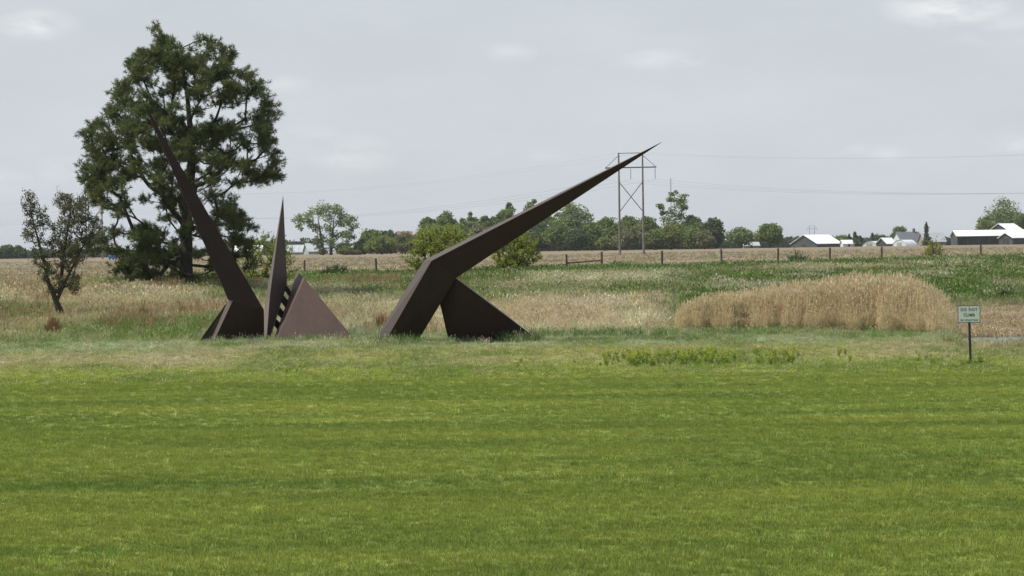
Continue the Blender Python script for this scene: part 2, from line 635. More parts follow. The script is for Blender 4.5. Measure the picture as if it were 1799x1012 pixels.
ground('lawn', 0, M_LAWN, 'wide mown green lawn filling the whole lower half', 'lawn')
ground('meadow', 1, M_MEADOW, 'unmown meadow ground rising from the lawn to the fence', 'meadow')
ground('stubble_field', 2, M_FIELD, 'brown harvested field reaching from the fence to the far trees', 'field')
ground('farmland', 3, M_PLAIN, 'flat farmland beyond the brown field, out to the horizon', 'farmland')

# pond
mt, t, out = newmat('pond_water')
b = N(t, 'ShaderNodeBsdfPrincipled', i_Roughness=.16)
b.inputs['Base Color'].default_value = (.10, .11, .09, 1)
bp = N(t, 'ShaderNodeBump', i_Strength=.10, i_Distance=.01)
t.links.new(noise(t, 1.0, 3, .5, None, (1.2, 4, 1)), bp.inputs['Height'])
t.links.new(bp.outputs[0], b.inputs['Normal'])
t.links.new(b.outputs[0], out.inputs['Surface'])
mb = MB()
pts = [(15.6, 101), (16.5, 98.0), (19, 95), (24, 93), (32, 92), (38, 96), (37, 106), (30, 109), (22, 108.5), (18, 107), (16, 104)]
mb.poly([(x, y, -.46) for x, y in pts], [tuple(range(len(pts)))])
tag(mb.build('pond_water', mt), 'sliver of pale pond water behind the sign', 'pond', kind='structure')


# ------------------------------------------------------------------ scattered growth
def src_collection(name, meshes):
    c = bpy.data.collections.new(name)
    for k, me in enumerate(meshes):
        o = bpy.data.objects.new('%s_source_%d' % (name, k), me)
        c.objects.link(o)
    return c


def scatter(name, pts, rot, scl, tint, meshes, label, cat, n_kinds=None):
    me = bpy.data.meshes.new(name)
    pts = np.asarray(pts, np.float32)
    n = len(pts)
    me.vertices.add(n)
    me.vertices.foreach_set('co', pts.ravel())
    a = me.attributes.new('rot', 'FLOAT_VECTOR', 'POINT')
    a.data.foreach_set('vector', np.asarray(rot, np.float32).ravel())
    a = me.attributes.new('scl', 'FLOAT_VECTOR', 'POINT')
    a.data.foreach_set('vector', np.asarray(scl, np.float32).ravel())
    a = me.attributes.new('tint', 'FLOAT_COLOR', 'POINT')
    a.data.foreach_set('color', np.concatenate([tint, np.ones((n, 1))], 1).astype(np.float32).ravel())
    a = me.attributes.new('pick', 'INT', 'POINT')
    a.data.foreach_set('value', rng.integers(0, len(meshes), n).astype(np.int32))
    o = link(name, me)
    c = src_collection(name, meshes)
    g = bpy.data.node_groups.new(name + '_nodes', 'GeometryNodeTree')
    g.interface.new_socket('Geometry', in_out='INPUT', socket_type='NodeSocketGeometry')
    g.interface.new_socket('Geometry', in_out='OUTPUT', socket_type='NodeSocketGeometry')
    gi = g.nodes.new('NodeGroupInput')
    go = g.nodes.new('NodeGroupOutput')
    ip = g.nodes.new('GeometryNodeInstanceOnPoints')
    ci = g.nodes.new('GeometryNodeCollectionInfo')
    ci.inputs['Collection'].default_value = c
    ci.inputs['Separate Children'].default_value = True
    ci.inputs['Reset Children'].default_value = True

    def na(nm, ty):
        q = g.nodes.new('GeometryNodeInputNamedAttribute')
        q.data_type = ty
        q.inputs['Name'].default_value = nm
        return [s for s in q.outputs if s.enabled and s.name == 'Attribute'][0]
    ip.inputs['Pick Instance'].default_value = True
    L = g.links.new
    L(gi.outputs[0], ip.inputs['Points'])
    L(ci.outputs[0], ip.inputs['Instance'])
    L(na('pick', 'INT'), ip.inputs['Instance Index'])
    L(na('rot', 'FLOAT_VECTOR'), ip.inputs['Rotation'])
    L(na('scl', 'FLOAT_VECTOR'), ip.inputs['Scale'])
    L(ip.outputs[0], go.inputs[0])
    md = o.modifiers.new('scatter', 'NODES')
    md.node_group = g
    tag(o, label, cat, kind='stuff')
    return o


def tuft(name, mat, blades, h, spread, width, lean, seed, heads=0.0):
    """a tuft of bent tapered blades, height about 1 x h"""
    r = np.random.default_rng(seed)
    V, L_, S = [], [], []
    for k in range(blades):
        th = r.uniform(0, 2 * math.pi)
        rr = spread * math.sqrt(r.random())
        bx, by = rr * math.cos(th), rr * math.sin(th)
        dth = th + r.normal(0, .9)
        le = lean * r.uniform(.3, 1.3)
        hh = h * r.uniform(.55, 1.1)
        dx, dy = math.cos(dth), math.sin(dth)
        ph = r.uniform(0, math.pi)
        wx, wy = math.cos(ph) * width / 2, math.sin(ph) * width / 2
        b0 = len(V)
        m1 = (bx + dx * le * hh * .3, by + dy * le * hh * .3, hh * .55)
        tp = (bx + dx * le * hh, by + dy * le * hh, hh * (1 - .15 * le))
        V += [(bx - wx, by - wy, -.03), (bx + wx, by + wy, -.03), (m1[0] + wx * .8, m1[1] + wy * .8, m1[2]),
              (m1[0] - wx * .8, m1[1] - wy * .8, m1[2]), tp]
        L_ += [b0, b0 + 1, b0 + 2, b0 + 3, b0 + 3, b0 + 2, b0 + 4]
        S += [4, 3]
        if r.random() < heads:
            q = len(V)
            w2 = width * 1.6
            V += [(tp[0], tp[1], tp[2] - h * .16), (tp[0] + w2, tp[1], tp[2] - h * .04), (tp[0], tp[1], tp[2] + h * .1), (tp[0] - w2, tp[1] + w2, tp[2] - h * .04)]
            L_ += [q, q + 1, q + 2, q + 3]
            S += [4]
    return mesh_np(name, V, L_, S, mat)


def fan_points(y0, y1, dens, margin=3.0, slope=.215):
    """random points in the wedge of land the camera looks over"""
    out_ = []
    y = y0
    while y < y1:
        dy = min(2.0, y1 - y)
        hw = y * slope + margin
        d = dens(y + dy / 2)
        n = int(2 * hw * dy * d)
        out_.append(np.stack([rng.uniform(-hw, hw, n), rng.uniform(y, y + dy, n)], 1))
        y += dy
    return np.concatenate(out_)


def rots(n, tilt=.12):
    return np.stack([rng.normal(0, tilt, n), rng.normal(0, tilt, n), rng.uniform(0, 6.28, n)], 1)


def tints(n, s=.18):
    return np.exp(rng.normal(0, s, (n, 1))) * np.exp(rng.normal(0, s * .25, (n, 3)))


M_BLADE = leafmat('meadow_blades', (1, 1, 1), (.82, .85, .8), 3.0, .3, .7, attr=True)

p = fan_points(22, 80, lambda y: 170 if y < 36 else (115 if y < 50 else 75))
p = p[rng.random(len(p)) > sstep(66, 79, p[:, 1] + 7 * (fbm(p[:, 0] * .2, p[:, 1] * .3 + 8) - .5))]
n = len(p)
sc_ = rng.uniform(.7, 1.25, n) * (.8 + .5 * fbm(p[:, 0] * .4, p[:, 1] * .8))
tn = tints(n, .12)
scatter('lawn_grass', np.stack([p[:, 0], p[:, 1], hgt(p[:, 0], p[:, 1])], 1), rots(n),
        np.stack([np.ones(n) * 1.1, np.ones(n) * 1.1, sc_], 1), tn,
        [tuft('lawn_tuft%d' % k, M_LAWNB, 22, .052, .085, .0052, .7, 20 + k) for k in range(4)],
        'short mown green grass blades of the lawn', 'grass')

# scattered coarser clumps in the lawn
p = fan_points(24, 70, lambda y: .9)
p = p[fbm(p[:, 0] * .2 + 40, p[:, 1] * .25) > .52]
n = len(p)
scatter('lawn_weeds', np.stack([p[:, 0], p[:, 1], hgt(p[:, 0], p[:, 1])], 1), rots(n),
        np.stack([rng.uniform(.6, 1.3, n)] * 3, 1), tints(n, .2) * np.array([.9, 1.0, 1.0]),
        [tuft('lawn_weed%d' % k, M_LAWNB, 22, .10, .12, .012, .8, 40 + k) for k in range(3)],
        'darker coarse clumps scattered through the mown lawn', 'weeds')


def meadow_scatter(name, y0, y1, dens, meshes, label, hs=1.0, drop=None):
    p = fan_points(y0, y1, dens, 4.0)
    X, Y = p[:, 0], p[:, 1]
    a = X / Y * F
    keep = (Y < field_edge(a) + 2)
    keep &= ~((Y > 94) & (Y < 108.0) & (a > 775) & (hgt(X, Y) < -.44))     # open water
    if drop is not None:
        keep &= drop(X, Y, a)
    X, Y = X[keep], Y[keep]
    c, hh = zone(X, Y)
    n = len(X)
    s = hh / .30 * hs * rng.uniform(.6, 1.35, n)
    tn_ = c * tints(n, .22)
    # single straws of the other colour in every patch
    odd = rng.random(n) < .16
    tn_[odd] = (C_TAN * rng.uniform(.7, 1.2, (odd.sum(), 1)))
    scatter(name, np.stack([X, Y, hgt(X, Y)], 1), rots(n), np.stack([.55 + .5 * s, .55 + .5 * s, s], 1), tn_, meshes, label, 'grass')


tm = [tuft('meadow_tuft%d' % k, M_BLADE, 20, .30, .16, .012, .7, 60 + k, heads=.15) for k in range(5)]
meadow_scatter('short_meadow_grass', 66.5, 90, lambda y: 24, tm, 'short yellow green rough grass between lawn and sculpture')
meadow_scatter('meadow_grass', 90, 126, lambda y: 16, tm, 'grey green and straw coloured meadow grass round the sculpture')
tm2 = [tuft('tall_tuft%d' % k, M_BLADE, 20, .30, .22, .02, .6, 80 + k, heads=.25) for k in range(5)]
meadow_scatter('bank_grass', 126, 224, lambda y: 8, tm2, 'green and dry grass on the slope below the fence', 1.0)


# taller grass that was missed by the mower round the feet of the sculpture
def foot_points(segs, dens):
    out_ = []
    for (xa, xb, d0, d1, h, cc) in segs:
        A = P(xa, 600, d0)
        B = P(xb, 600, d0)
        n_ = int((B.x - A.x) * (d1 - d0) * dens)
        out_.append(np.stack([rng.uniform(A.x, B.x, n_), rng.uniform(d0, d1, n_), np.full(n_, h), np.full(n_, cc)], 1))
    return np.concatenate(out_)


fp = foot_points([(346, 470, 94.6, 96, .30, 0), (460, 645, 94.4, 95.8, .30, 1), (520, 600, 94.2, 95.4, .34, 0), (664, 740, 92.2, 93.8, .40, 2), (735, 800, 92.6, 95.5, .26, 0), (790, 880, 93.4, 94.8, .24, 2),
                  (860, 955, 93.2, 94.9, .40, 2), (340, 480, 98, 104, .4, 0), (600, 680, 97, 103, .5, 0), (930, 1180, 97, 100, .3, 2),
                  (370, 640, 92.5, 94.6, .16, 0), (600, 700, 91.6, 93.4, .22, 1)], 26)
fp = fp[fbm(fp[:, 0] * 1.4, fp[:, 1] * 1.4 + 9) > .40]
cc = np.array([C_GREY, C_GREEN * 1.25, C_DEEP * 1.05])[fp[:, 3].astype(int)]
mx = rng.random(len(fp)) < .3
cc[mx] = C_PALE * .85
n = len(fp)
s = fp[:, 2] / .3 * rng.uniform(.35, 1.3, n)
scatter('sculpture_foot_grass', np.stack([fp[:, 0], fp[:, 1], hgt(fp[:, 0], fp[:, 1])], 1), rots(n), np.stack([.8 + 0 * s, .8 + 0 * s, s], 1),
        cc * tints(n, .2), tm, 'taller uncut grass growing at the feet of the sculpture', 'grass')

# fine reddish stalks in the dry meadow on the left and centre
p = fan_points(100, 165, lambda y: 6)
X, Y = p[:, 0], p[:, 1]
a = X / Y * F
k = (fbm(X * .22 + 5, Y * .09 + 61) > .60) & (a < -120) & (Y < field_edge(a) - 3)
X, Y = X[k], Y[k]
n = len(X)
scatter('red_stem_grass', np.stack([X, Y, hgt(X, Y)], 1), rots(n, .06), np.stack([np.full(n, .8), np.full(n, .8), rng.uniform(1.6, 2.6, n)], 1),
        C_RED * tints(n, .2), [tuft('red_tuft%d' % k, M_BLADE, 14, .30, .12, .010, .25, 120 + k, heads=.4) for k in range(3)],
        'reddish brown dry bunch grass standing in the straw coloured meadow', 'grass')


# three rusty bunches that stand out
def bunch(px, d, h, wdt, label):
    g = GP(px, d)
    r = np.random.default_rng(int(px))
    V, L_, S = [], [], []
    for k in range(260):
        th = r.uniform(0, 6.28)
        rr = wdt * .5 * math.sqrt(r.random())
        x, y = rr * math.cos(th), rr * math.sin(th)
        hh = h * r.uniform(.35, 1) * (1.1 - .5 * (rr / wdt * 2) ** 2)
        tx, ty = x * 1.25 + r.normal(0, .03), y * 1.25 + r.normal(0, .03)
        q = len(V)
        V += [(x * .5 - .008, y * .5, -.05), (x * .5 + .008, y * .5, -.05), (x + .011, y + .004, hh * .6), (x - .011, y, hh * .6), (tx, ty, hh)]
        L_ += [q, q + 1, q + 2, q + 3, q + 3, q + 2, q + 4]
        S += [4, 3]
    me = mesh_np('grass_bunch', V, L_, S, M_RUST)
    o = link('grass_bunch', me, None, g)
    tag(o, label, 'grass bunch')


M_RUST = leafmat('rusty_blades', (.30, .17, .09), (.26, .17, .10), 6, .2)
bunch(91, 103, .95, .62, 'rust brown grass bunch in front of the small leaning tree')
bunch(667, 104, .85, .45, 'rust brown grass bunch just left of the bent beam')
bunch(250, 112, .7, .5, 'low reddish grass bunch in the dry meadow under the pine')


# reeds: stems with drooping leaves and feathery plumes
def reed(seed):
    r = np.random.default_rng(seed)
    V, L_, S = [], [], []

    def quad(a, b, wd):
        q = len(V)
        a = np.array(a)
        b = np.array(b)
        ph = r.uniform(0, 3.14)
        wv = np.array([math.cos(ph), math.sin(ph), 0]) * wd / 2
        V.extend([a - wv, a + wv, b + wv * .6, b - wv * .6])
        L_.extend([q, q + 1, q + 2, q + 3])
        S.append(4)
    for s_ in range(5):
        bx, by = r.normal(0, .10, 2)
        lx, ly = r.normal(0, .07, 2)
        hh = r.uniform(.72, 1.0)
        tp = np.array([bx + lx, by + ly, hh])
        quad((bx, by, -.05), (bx + lx * .5, by + ly * .5, hh * .5), .007)
        quad((bx + lx * .5, by + ly * .5, hh * .5), tp, .006)
        for k in range(6):                       # leaves
            z = hh * r.uniform(.25, .85)
            f = z / hh
            th = r.uniform(0, 6.28)
            a0 = np.array([bx + lx * f, by + ly * f, z])
            quad(a0, a0 + np.array([math.cos(th) * .12, math.sin(th) * .12, .06 * r.uniform(-.3, 1.8)]), .012)
        if r.random() < .75:                     # plume
            for k in range(9):
                th = r.uniform(0, 6.28)
                a0 = tp + np.array([0, 0, -.09 + .015 * k])
                quad(a0, a0 + np.array([math.cos(th) * .022, math.sin(th) * .022, .055]), .014)
    return mesh_np('reed%d' % seed, V, L_, S, M_BLADE)


reedm = [reed(200 + k) for k in range(6)]
pxr = [1180, 1205, 1250, 1300, 1400, 1500, 1560, 1610, 1640, 1665, 1680]
htr = [.6, 1.05, 1.3, 1.45, 1.6, 1.88, 1.98, 1.85, 1.5, 1.15, .8]
n = 34000
px = rng.uniform(1190, 1682, n)
front = np.interp(px, [1190, 1400, 1550, 1640, 1680], [103.5, 101.5, 99.5, 96.5, 96.5])
back = np.interp(px, [1190, 1220, 1300, 1500, 1600, 1650, 1680], [106, 109, 111, 113, 112, 108, 101])
front = front - 1.0 + 2.2 * fbm(px * .05, px * 0 + 3)
tf = rng.random(n) ** 1.15
dd = front + (back - front) * tf
XY = np.array([[P(q, 560, e).x, e] for q, e in zip(px, dd)])
hh = np.interp(px, pxr, htr) * (.80 + .35 * fbm(XY[:, 0] * .5 + 3, XY[:, 1] * .5)) * rng.uniform(.66, 1.14, n) * (.45 + .55 * sstep(0, .12, tf))
# thin out
k = rng.random(n) < .60 * np.interp(px, [1190, 1230, 1610, 1650, 1682], [.35, 1, .9, .45, .12]) + 0.02
XY, hh = XY[k], hh[k]
n = len(hh)
cr_ = np.array([.66, .55, .41]) * tints(n, .11)
odd = rng.random(n) < .02
cr_[odd] *= np.array([1.0, .78, .6])
scatter('reed_bed', np.stack([XY[:, 0], XY[:, 1], hgt(XY[:, 0], XY[:, 1]) - .02], 1), rots(n, .05), np.stack([hh * .9, hh * .9, hh], 1), cr_, reedm,
        'tall tan dry reeds with feathery plumes beside the pond', 'reeds')

# flattened straw on the pond bank
p = np.stack([rng.uniform(16.0, 30, 3600), 104.5 + 16 * rng.random(3600) ** 1.3], 1)
p = p[(p[:, 1] > 107) | (fbm(p[:, 0] * .8, p[:, 1] * .8) > .52)]
n = len(p)
mat_m = [tuft('flat_straw%d' % k, M_BLADE, 12, .10, .30, .03, 3.2, 300 + k) for k in range(3)]
scatter('bank_straw', np.stack([p[:, 0], p[:, 1], np.maximum(hgt(p[:, 0], p[:, 1]), -.46) + .02], 1), rots(n, .2), np.stack([np.ones(n)] * 3, 1),
        C_MAT * tints(n, .25), mat_m, 'flattened pale straw lying on the bank behind the sign', 'straw')

# corn stubble in rows
rows = []
y = 132.0
while y < 560:
    hw = y * .215 + 5
    stepx = .55 if y < 220 else (.9 if y < 330 else 1.6)
    nrow = int(2 * hw / stepx)
    x = np.linspace(-hw, hw, nrow) + rng.normal(0, .25, nrow)
    rows.append(np.stack([x, np.full(nrow, y) + rng.normal(0, .06, nrow)], 1))
    y += .95 if y < 220 else (1.6 if y < 330 else 3.0)
p = np.concatenate(rows)
a = p[:, 0] / p[:, 1] * F
p = p[(p[:, 1] > field_edge(a) + .5) & (fbm(p[:, 0] * .3, p[:, 1] * .1) > .46)]
n = len(p)
tt = tints(n, .3) * np.array([.34, .29, .215])
s = rng.uniform(.6, 1.4, n) * (1 + p[:, 1] / 600)
scatter('corn_stubble', np.stack([p[:, 0], p[:, 1], hgt(p[:, 0], p[:, 1])], 1), rots(n, .15), np.stack([s, s, s], 1), tt,
        [tuft('stubble%d' % k, M_BLADE, 7, .14, .22, .04, 1.5, 400 + k) for k in range(4)],
        'pale corn stubble and husks in rows across the brown field', 'stubble')


# yellow flowering weeds along the edge of the lawn
def weed(seed, flowers=.5):
    r = np.random.default_rng(seed)
    V, L_, S, MI = [], [], [], []

    def quad(c, sz, nrm_, mi):
        u = np.cross(nrm_, [.3, .2, 1.0])
        u /= np.linalg.norm(u)
        v = np.cross(nrm_, u)
        q = len(V)
        V.extend([c - u * sz, c - v * sz * .5, c + u * sz, c + v * sz * .5])
        L_.extend([q, q + 1, q + 2, q + 3])
        S.append(4)
        MI.append(mi)
    for k in range(9):
        th = r.uniform(0, 6.28)
        le = r.uniform(.05, .5)
        hh = r.uniform(.5, 1.0)
        b_ = np.array([math.cos(th) * .05, math.sin(th) * .05, 0])
        e_ = np.array([math.cos(th) * le * .5, math.sin(th) * le * .5, hh])
        q = len(V)
        wv = np.array([.008, .004, 0])
        V.extend([b_ - wv, b_ + wv, e_ + wv * .5, e_ - wv * .5])
        L_.extend([q, q + 1, q + 2, q + 3])
        S.append(4)
        MI.append(0)
        for j in range(9):
            f = r.uniform(.1, .95)
            c = b_ * (1 - f) + e_ * f + r.normal(0, .05, 3)
            quad(c, r.uniform(.03, .075) * (1.3 - f * .6), r.normal(0, 1, 3) + np.array([0, 0, .8]), 0)
        if r.random() < flowers:
            for j in range(9):
                quad(e_ + r.normal(0, .05, 3), .024, r.normal(0, 1, 3), 1)
    me = mesh_np('weed%d' % seed, V, L_, S, [M_WEED, M_FLOWER])
    me.polygons.foreach_set('material_index', np.array(MI, np.int32))
    return me


M_WEED = leafmat('weed_leaves', (.22, .30, .055), (.15, .22, .04), 4, .35)
M_FLOWER = leafmat('yellow_petals', (.58, .54, .08), (.48, .47, .08), 4, .3)
wm = [weed(500 + k, .6) for k in range(4)]
pts_, s_ = [], []
for (xa, xb, n_, hh_) in [(1050, 1110, 22, .28), (1100, 1140, 24, .42), (1120, 1210, 46, .30), (1190, 1250, 36, .36), (1230, 1305, 36, .32), (1325, 1375, 24, .34), (1000, 1700, 30, .2),
                          (1375, 1412, 12, .38), (1470, 1500, 5, .3), (500, 560, 9, .2), (440, 500, 6, .2), (650, 700, 5, .2), (1560, 1640, 6, .2), (890, 950, 4, .22)]:
    for k in range(n_):
        g = GP(rng.uniform(xa, xb), rng.uniform(72.5, 79.5) if xa > 1000 else rng.uniform(71, 76))
        pts_.append(tuple(g))
        s_.append(hh_ * rng.uniform(.6, 1.2))
s_ = np.array(s_)
n = len(s_)
scatter('yellow_wildflowers', pts_, rots(n), np.stack([s_, s_, s_], 1), np.ones((n, 3)), wm,
        'low row of leafy weeds with yellow flowers at the lawn edge', 'wildflowers')


# ------------------------------------------------------------------ the sculpture
def plates(name, root, polys, planes, thick=.0, mat=None):
    """closed or open shell from shared picture anchored corners; coordinates local to the root"""
    mb_ = MB()
    o = Vector(root.location)
    mb_.poly([Vector(p_) - o for p_ in planes], polys)
    return mb_.build(name, mat or M_STEEL, root, bevel=.012)


def prism(root, name, A, B):
    """joins triangle A to triangle or point B"""
    if len(B) == 1:
        return plates(name, root, [(0, 1, 3), (1, 2, 3), (2, 0, 3), (0, 2, 1)], list(A) + list(B))
    return plates(name, root, [(0, 1, 4, 3), (1, 2, 5, 4), (2, 0, 3, 5), (0, 2, 1), (3, 4, 5)], list(A) + list(B))


# right: the bent beam with its brace
root = empty('bent_beam_sculpture', GP(705, 93.5))
tag(root, 'big bent rusty steel beam rising to a point on the right, with triangular brace', 'sculpture', 'rusty steel sculpture group')
base = [P(646, 617, 95.4), P(667, 617, 93.9), P(723.5, 617, 94.6)]
elbow = [P(745.5, 457, 95.1), P(758.2, 458, 93.4), P(801, 489, 94.0)]
tip = [P(1168.5, 246.5, 93.8)]
prism(root, 'leg', base, elbow)
prism(root, 'beam', elbow, tip)
e = [P(800.8, 488.5, 94.15), P(770.5, 524, 94.6), P(793, 620, 94.9), P(979, 622, 95.3)]
e2 = [v + Vector((.02, .35, .02)) for v in e]
plates('brace', root, [(0, 1, 2, 3), (7, 6, 5, 4), (0, 4, 5, 1), (1, 5, 6, 2), (2, 6, 7, 3), (3, 7, 4, 0)], e + e2)

# left: the leaning spire on its folded foot
root = empty('leaning_spire_sculpture', GP(420, 96))
tag(root, 'tall leaning rusty steel spire in front of the pine, on a folded foot', 'sculpture', 'rusty steel sculpture group')
elbow = [P(401, 527, 97.2), P(408.8, 528, 95.3), P(464, 544.5, 95.9)]
base = [P(364, 610, 97.0), P(370.5, 610, 95.6), P(464.5, 610, 96.4)]
prism(root, 'leg', base, elbow)
prism(root, 'spire', [P(402.2, 527.2, 97.2), P(400.8, 526.6, 95.3), P(464, 544.5, 95.9)], [P(246, 168, 95.4)])
e = [P(401.3, 527.3, 97.25), P(343, 609, 96.5), P(380, 609, 98.5)]
e2 = [v + Vector((.10, .25, 0)) for v in e]
plates('brace', root, [(0, 1, 2), (5, 4, 3), (0, 3, 4, 1), (1, 4, 5, 2), (2, 5, 3, 0)], e + e2)

# middle: upright blade joined by rungs to the low pyramid
root = empty('blade_and_pyramid_sculpture', GP(500, 96))
tag(root, 'upright rusty steel blade joined by four rungs to a low triangular plate', 'sculpture', 'rusty steel sculpture group')
L0 = P(466, 612, 97.9)
L1 = P(464.3, 541, 97.8)
F0 = P(467.5, 612, 96.1)
F1 = P(474, 520, 96.0)
R0 = P(472, 604, 97.4)
R1 = P(504.6, 499, 97.5)
TP = P(497.7, 341.5, 97.5)
plates('blade', root, [(0, 2, 3, 1), (2, 4, 5, 3), (4, 0, 1, 5), (1, 3, 6), (3, 5, 6), (5, 1, 6), (0, 4, 2)], [L0, L1, F0, F1, R0, R1, TP])
A1 = P(522.5, 475.3, 98.1)
A2 = P(534.7, 489.4, 96.7)
B1 = P(631, 606, 95.6)
B2 = P(481, 606, 95.5)
B3 = P(478, 604, 98.0)
B4 = P(612, 604, 98.6)
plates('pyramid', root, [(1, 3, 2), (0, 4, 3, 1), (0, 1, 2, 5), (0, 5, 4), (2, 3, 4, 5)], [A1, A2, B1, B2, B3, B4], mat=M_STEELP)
for (ul, ll, lr, ur) in [((502, 499), (499.5, 510), (509, 522.5), (512, 513.5)), ((496.5, 518), (492.5, 529), (503, 543), (508, 531)),
                         ((488.5, 537.5), (485, 549), (495.5, 562), (501, 551)), ((481, 557), (477.5, 567), (488.5, 581), (494, 570))]:
    q = [P(ul[0], ul[1], 97.2), P(ll[0], ll[1], 97.2), P(lr[0], lr[1], 97.0), P(ur[0], ur[1], 97.0)]
    q2 = [v + Vector((0, .30, 0)) for v in q]
    plates('rung', root, [(0, 1, 2, 3), (7, 6, 5, 4), (0, 4, 5, 1), (1, 5, 6, 2), (2, 6, 7, 3), (3, 7, 4, 0)], q + q2)

# ------------------------------------------------------------------ the sign
M_SIGN = solid('sign_face', (.52, .58, .53), (.47, .53, .48), 4, .5)
M_SIGNG = solid('sign_green', (.03, .07, .06), (.025, .055, .05), 8, .5)
M_POST = solid('black_post', (.018, .022, .022), (.012, .014, .014), 8, .5, .2)
g = GP(1703, 71.6)
root = empty('warning_sign', g, R(-11))
tag(root, 'white DO NOT CLIMB sign on a black post at the lawn edge', 'sign')
SZ = P(1700, 537, 71.6).z - g.z          # top of the plate
mb = MB()
mb.box(-.035, .035, .012, .052, -.4, SZ - .08)
post = mb.build('post', M_POST, root, bevel=.006)
post.rotation_euler = (0, R(-1.2), 0)


def rrect(w_, h_, r_, n_=5):
    o_ = []
    for cx_, cz_, a0 in ((w_ / 2 - r_, h_ / 2 - r_, 0), (-w_ / 2 + r_, h_ / 2 - r_, 90), (-w_ / 2 + r_, -h_ / 2 + r_, 180), (w_ / 2 - r_, -h_ / 2 + r_, 270)):
        for k in range(n_ + 1):
            t_ = R(a0 + 90 * k / n_)
            o_.append((cx_ + r_ * math.cos(t_), cz_ + r_ * math.sin(t_)))
    return o_


def slab(pts2, y0, y1, name, mat, parent, cx_=0, cz_=0):
    mb_ = MB()
    n_ = len(pts2)
    v_ = [(x + cx_, y0, z + cz_) for x, z in pts2] + [(x + cx_, y1, z + cz_) for x, z in pts2]
    mb_.poly(v_, [tuple(range(n_)), tuple(range(2 * n_ - 1, n_ - 1, -1))] + [(k, k + n_, (k + 1) % n_ + n_, (k + 1) % n_) for k in range(n_)])
    return mb_.build(name, mat, parent)


PH = .485
pc = SZ - PH / 2
plate = slab(rrect(.62, PH, .045), .000, .010, 'plate', M_SIGNG, root, -.03, pc)
slab(rrect(.585, PH - .035, .035), -.003, .000, 'face', M_SIGN, plate, -.03, pc)


def lettering(txt, size, x, z, name, sx=1.0, sp=1.0):
    cu_ = bpy.data.curves.new(name, 'FONT')
    cu_.body = txt
    cu_.size = size
    cu_.align_x = 'CENTER'
    cu_.extrude = .001
    cu_.offset = size * .012
    cu_.space_character = sp
    cu_.space_word = 1.2
    cu_.materials.append(M_SIGNG)
    o_ = bpy.data.objects.new(name, cu_)
    o_.location = (x, -.0055, z)
    o_.rotation_euler = (R(90), 0, 0)
    o_.scale = (sx, 1, 1)
    col.objects.link(o_)
    o_.parent = plate
    return o_


lettering('DO NOT', .118, -.03, pc + .095, 'lettering', .88, 1.15)
lettering('CLIMB', .118, -.03, pc - .055, 'lettering', .88, 1.1)
lettering('ON SCULPTURE', .068, -.03, pc - .185, 'lettering', .92, 1.12)
for z_ in (PH / 2 - .035, -PH / 2 + .03):
    mb = MB()
    mb.tube((-.03, -.010, pc + z_), (-.03, -.003, pc + z_), .012, .012, 8)
    mb.build('bolt', M_POST, plate)

# weeds at its foot
for (px_, d_, sc0, lab) in [(1716, 71.2, .46, 'dark green weed clump right of the sign post'), (1700, 71.3, .30, 'weed clump at the base of the sign post'),
                            (1688, 71.3, .2, 'small weed clump left of the sign post')]:
    g2 = GP(px_, d_)
    me = weed(600 + px_, 0)
    o = link('weed_clump', me, None, g2)
    o.scale = (sc0 * 2.0, sc0 * 1.4, sc0)
    tag(o, lab, 'weeds')

# ------------------------------------------------------------------ wire fence
fence = empty('wire_fence', GP(1057, 176.5))
tag(fence, 'wooden post and wire fence between meadow and brown field', 'fence')
fo = Vector(fence.location)


def post_at(px, pyt, d, seed):
    r = random.Random(seed)
    t_ = P(px, pyt, d)
    x, y = t_.x, t_.y
    z0 = h1(x, y)
    mb_ = MB()
    lean = r.uniform(-.05, .05)
    mb_.tube((x - fo.x + lean, y - fo.y, z0 - .4 - fo.z), (x - fo.x, y - fo.y, t_.z - fo.z), .085, .075, 8)
    mb_.build('post', M_WOOD, fence, bevel=.01)
    return Vector((x, y, t_.z))


leftp = [(410, 458.5, 174.5), (535, 457, 176), (660, 453.5, 176.5), (785, 450.5, 176.5), (905, 448.5, 176.5), (995, 446.5, 176.5)]
yr = np.linspace(176.5, 197.5, 8)
rightp = [(1057, 442), (1163, 440.5), (1267, 438), (1367, 436.3), (1458, 435), (1549, 433.3), (1638, 430.6), (1723, 429.5)]
tops = [post_at(*q, k) for k, q in enumerate(leftp)]
tl = len(tops)
tops += [post_at(q[0], q[1], yr[k], 40 + k) for k, q in enumerate(rightp)]
dx = (tops[-1] - tops[-2])
tops.append(post_at(1802, 428.5, 200.5, 70))
tops.append(post_at(1880, 427.5, 203.5, 71))
for k, dz in enumerate((.12, .42, .72, 1.0)):
    mb = MB()
    for i in range(len(tops) - 1):
        a_, b_ = tops[i], tops[i + 1]
        mid = (a_ + b_) / 2
        off = Vector((0, 0, dz))
        s0 = Vector((0, 0, .03))
        mb.tube(a_ - off - fo, mid - off - s0 - fo, .004, .004, 4, False)
        mb.tube(mid - off - s0 - fo, b_ - off - fo, .004, .004, 4, False)
    mb.build('wire', M_WIRE, fence)
mb = MB()
a_, b_ = tops[tl - 1], tops[tl]
mb.tube(a_ - fo - Vector((0, 0, .62)), b_ - fo - Vector((0, 0, .60)), .055, .055, 8)
mb.build('brace_rail', M_WOOD, fence)


